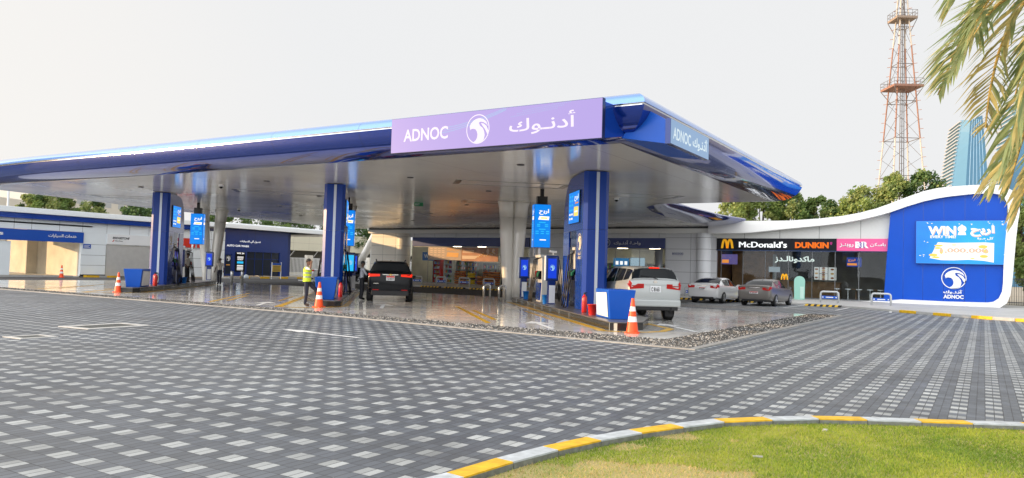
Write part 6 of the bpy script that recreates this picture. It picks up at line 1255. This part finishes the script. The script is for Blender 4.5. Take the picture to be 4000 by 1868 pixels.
for i, (x, y, h, r, ms, lbl) in enumerate(((-22.3, 79.5, 10.6, 2.7, GO_, "olive gold tree under the canopy's right tip"), (-19.8, 81, 12.4, 2.6, GO_, "tall olive tree at the canopy's right tip"), (-17.4, 82.0, 10.9, 2.5, GR, "green tree just right of the canopy tip"), (-14.6, 83.5, 10.4, 2.3, GR, "lower green tree right of the canopy tip"), (-12.3, 83.0, 9.2, 2.0, GR, "low green tree before the gap left of the lattice tower"), (-10.0, 82, 11.2, 2.7, GO_, "broad olive tree left of the lattice tower's foot"), (-7.3, 83, 12.3, 2.5, GO_, "rounded tree at the lattice tower's foot"), (-5.0, 84, 12.7, 2.4, GR, "tallest tree right of the lattice tower's foot"), (-3.2, 84, 10.2, 2.2, GR, "low tree under the glass towers behind the roof curve"), (2.9, 71, 8.6, 2.6, GO_, "olive tree beyond the blue wall's right end"), (5.2, 74, 8.0, 2.6, GO_, "tree at the right edge behind the palm"), (3.6, 68, 4.6, 1.7, GO_, "low bush like tree behind the railing at the right edge"))):
    tree("broadleaf_tree", lbl, x, y, h, r, 80+i, ms, .30 if h > 5 else .2, 150, 60)

# ------------------------------------------------------------------ lattice tower
TX, TY = -11.2, 134.; tw = thing("lattice_tower", "tall red and white steel lattice mast with platforms", "mast", (TX, TY, 0), .55)
t_red = mat("mast_red", (.30, .15, .10), .6, noise=.15, scale=1); t_white = mat("mast_white", (.52, .46, .39), .6, noise=.1, scale=1); t_dk = mat("mast_steel", (.17, .15, .14), .6)
Zs = [0]+[3*i for i in range(1, 26)]
hw = lambda z: max(.45, 3.505-.065*z)
def cor(z): a = hw(z); return [V((-a, -a, z)), V((a, -a, z)), V((a, a, z)), V((-a, a, z))]
for q in range(4):
    for b0, b1, mt in ((0, 8, t_white), (8, 13, t_red), (13, 25, t_white)):
        mb = MB(); mb.tube([cor(3*i)[q] for i in range(b0, b1+1)], .115, 8); mb.build("leg", mt, tw)
mb = MB(); mb2 = MB()
for i in range(25):
    a, b = cor(3*i), cor(3*i+3); mid = cor(3*i+1.5)
    for q in range(4):
        p = (q+1) % 4; mb.tube([a[q], b[p]], .03, 4)
        if i % 2 == 0: mb.tube([a[q], a[p]], .06, 5)
    for q in range(4): d = (a[q]-V((0, 0, a[q].z))).normalized(); mb2.box(tuple(a[q]+d*.35), (.5, .12, .06), atan2(d.y, d.x)); mb2.box(tuple(mid[q]+d*.35), (.5, .12, .06), atan2(d.y, d.x))
mb.build("bracing", t_dk, tw); stuff(mb2.build("brackets", t_red, tw))
mb = MB(); [mb.tube([(x, -.1, 0), (x*.4, -.1, 74)], .07, 5) for x in (-.4, 0, .4)]; [mb.box((0, -.1, 1+1.2*i), (.7*(1-.008*i), .06, .06)) for i in range(60)]; mb.build("cable_ladder", t_dk, tw)
for z, a, mt in ((32.3, 2.3, t_red), (43.4, 1.6, mat("mast_platform", (.30, .22, .16), .6)), (58, 1.6, t_white)):
    mb = MB(); mb.box((0, 0, z), (2*a, 2*a, .35 if z != 37.4 else .15)); o = mb.build("platform", mt, tw); mb = MB()
    if z != 37.4:
        for q in range(4):
            c = [(-a, -a), (a, -a), (a, a), (-a, a)]; p, r = c[q], c[(q+1) % 4]
            for zz in (.6, 1.15): mb.tube([(*p, z+zz), (*r, z+zz)], .035, 5)
            for f in (0, .25, .5, .75): mb.tube([(p[0]+(r[0]-p[0])*f, p[1]+(r[1]-p[1])*f, z), (p[0]+(r[0]-p[0])*f, p[1]+(r[1]-p[1])*f, z+1.15)], .035, 4)
            mb.tube([(p[0], p[1], z-.1), (p[0]*.45, p[1]*.45, z-2.6)], .06, 4)
        mb.build("railing", t_dk, o)
# ------------------------------------------------------------------ glass towers far behind
def gtower(lbl, x, y, h, w, lean, seed):
    t = thing("glass_tower", lbl, "skyscraper", (x, y, 0), .24, "curved blue glass skyscrapers"); n = 14; rg = []; fin = MB()
    def prof(f): return -w*.5*(1-.62*f**1.8)-w*.05*sin(pi*f), w*.5*(1-.35*f**2)+w*.03*sin(pi*f)
    for i in range(n+1):
        f = i/n; l, r_ = prof(f); z0 = h*f; dz = -lean*h*.03*f
        rg.append([(l, -12, z0), (l+(r_-l)*.35, -15, z0+dz*.4), (r_, -11, z0-dz), (r_, 11, z0-dz), (l+(r_-l)*.35, 15, z0+dz*.4), (l, 12, z0)])
    mb = MB(); mb.loft(rg); o = mb.build("glass_skin", glass_tow, t); mb = MB()
    for i in range(44):
        f = (i+.5)/44; l, r_ = prof(f); mb.box((l-.3, 0, h*f), (1.0, 25, .6))
    mb.build("balcony_slats", mat("tower_slat", (.42, .43, .44), .5), t); mb = MB()
    for i in range(5):
        for j in range(n):
            f0, f1 = j/n, (j+1)/n; a = [prof(f)[0]+(prof(f)[1]-prof(f)[0])*(.45+.11*i) for f in (f0, f1)]
            y_ = lambda q: -15+4*((.45+.11*q)-.35)/.65-.12; mb.poly([(a[0]-.15, y_(i), h*f0), (a[0]+.15, y_(i), h*f0), (a[1]+.15, y_(i), h*f1), (a[1]-.15, y_(i), h*f1)])
    mb.build("mullion", mat("tower_mullion", (.30, .45, .55), .3, .5), t)
gtower("left of two curved blue glass skyscrapers beyond the roof", -9.5, 466, 86, 19, .9, 1)
gtower("right glass skyscraper half hidden by the palm fronds", 17, 505, 104, 24, .9, 2)

# ------------------------------------------------------------------ palm at the right edge
pm = thing("date_palm", "date palm with hanging golden green fronds at the right edge", "palm", (2.05, 10.35, 0)); PO = V((2.05, 10.35, 0)); R_ = random.Random(31)
mb = MB(); pts = [V((0, 0, 0)), V((.02, .02, 1.5)), V((0, .03, 3)), V((-.05, 0, 4.75))]; mb.tube(pts, [.30, .25, .24, .22], 14)
for i in range(44):
    for q in range(9):
        a = 2*pi*(q+.5*(i % 2))/9; z = .25+.1*i; mb.ex([(.235*cos(a+d_), .235*sin(a+d_), z+e_) for d_, e_ in ((-.28, 0), (.28, 0), (.0, .12))], (.06*cos(a), .06*sin(a), .03))
mb.build("trunk", mat("palm_bark", (.20, .15, .10), .9, noise=.3, scale=10), pm)
rach = leafm("palm_rachis", (.42, .30, .09), .1); pl = [leafm("palm_leaf_green", (.26, .33, .16), .45), leafm("palm_leaf_olive", (.36, .39, .19), .45), leafm("palm_leaf_gold", (.50, .44, .20), .4)]
def frond(P, L, golden=0., nleaf=52, droop=.35, w=.021):
    L *= 1.15; nleaf = int(nleaf*1.0)
    P = [V(p)-PO for p in P]; n = len(P)
    def C(u):
        x = u*(n-1); i = min(int(x), n-2); f = x-i; q = [P[max(0, min(n-1, i+k))] for k in (-1, 0, 1, 2)]; return V([cr(q[0][k], q[1][k], q[2][k], q[3][k], f) for k in range(3)])
    mb = MB(); mb.tube([C(i/24) for i in range(25)], [.026*(1-.8*i/24)+.004 for i in range(25)], 6, 3)
    for i in range(nleaf):
        u = .12+.87*i/nleaf; c = C(u); tg = (C(min(1, u+.02))-C(max(0, u-.02))).normalized(); sd = tg.cross(V((0, 0, 1)))
        if sd.length < .15: sd = V((.8, .5, 0))
        sd.normalize(); up = sd.cross(tg)
        for s_ in (-1, 1):
            l = L*(sin(pi*min(1, .18+.80*u))**.6)*R_.uniform(.85, 1.1); d = (sd*s_*R_.uniform(.7, .95)+tg*R_.uniform(.65, .95)+up*R_.uniform(.1, .35)).normalized()
            p1 = c+d*l*.5; d2 = (d+V((0, 0, -droop*R_.uniform(.7, 1.4)))).normalized(); p2 = p1+d2*l*.5; wv = d.cross(V((R_.gauss(0, .4), R_.gauss(0, .4), 1))).normalized()*w*R_.uniform(.8, 1.15)
            k_ = 2 if R_.random() < golden else R_.choice((0, 0, 1)); o = len(mb.v)
            mb.add([c-wv*.5, c+wv*.5, p1+wv, p1-wv, p2], [(0, 1, 2, 3), (3, 2, 4)], k_)
    mb.build("frond", pl+[rach], pm)
CR = (2.0, 10.35, 4.85)
frond([CR, (1.05, 10.45, 5.35), (.20, 10.58, 4.98), (-.10, 10.42, 4.55), (-.36, 10.28, 4.02)], .85, .15, 64)
frond([CR, (1.3, 10.0, 5.45), (.55, 9.8, 5.25), (.05, 9.75, 4.75), (-.16, 9.7, 4.25)], .75, .15, 58)
frond([CR, (1.35, 10.6, 5.4), (.62, 10.85, 5.25), (.22, 10.75, 4.6), (.07, 10.6, 3.98), (.01, 10.55, 3.45)], .62, .7, 58)
frond([CR, (1.35, 10.3, 5.1), (.75, 10.2, 4.7), (.45, 10.15, 4.0), (.27, 10.1, 3.25), (.06, 10.05, 2.60)], .80, .25, 66)
frond([CR, (1.6, 10.5, 4.95), (1.05, 10.75, 4.3), (.72, 10.8, 3.5), (.45, 10.8, 2.85), (.30, 10.8, 2.35)], .70, .7, 56)
frond([CR, (1.75, 10.1, 4.7), (1.3, 10.0, 4.0), (1.0, 9.95, 3.2), (.85, 9.95, 2.5)], .75, .5, 54)
for a in range(10):
    b = -1.5+a*.46; d = V((cos(b), sin(b), 0)); c = V(CR)
    frond([c, c+d*.8+V((0, 0, .6)), c+d*1.7+V((0, 0, .65)), c+d*2.5+V((0, 0, .1)), c+d*2.9+V((0, 0, -.7))], .7, .2, 40)
frond([CR, (1.2, 9.9, 5.6), (.45, 9.7, 5.5), (-.05, 9.6, 5.15), (-.30, 9.55, 4.7)], .8, .1, 60)
frond([CR, (1.5, 10.1, 5.3), (1.0, 10.0, 5.05), (.62, 10.0, 4.5), (.42, 10.0, 3.9)], .75, .3, 60)
frond([CR, (1.5, 10.7, 5.1), (.95, 10.9, 4.75), (.62, 10.9, 4.1), (.38, 10.9, 3.3), (.25, 10.9, 2.75)], .75, .4, 62)
frond([CR, (1.6, 10.2, 4.9), (1.15, 10.1, 4.4), (.85, 10.1, 3.7), (.62, 10.1, 3.0)], .8, .5, 60)
# added glowing lamp standing in for a sun glint behind the palm
lp = thing("glint_lamp", "added glowing lamp imitating a sun glint behind the lowest palm fronds", "sun glint", (3.35, 64, 0)); mb = MB(); mb.tube([(0, 0, 0), (0, 0, 9.4)], [.09, .06], 10); mb.build("pole", MATS["post_grey"], lp); MB().lathe([(.02, 9.4), (.24, 9.5), (.28, 9.75), (.12, 9.95), (.01, 9.97)], (0, 0, 0), 14).build("glint_head", emit("glint_glow", (1., .72, .25), 3.0), lp, True)
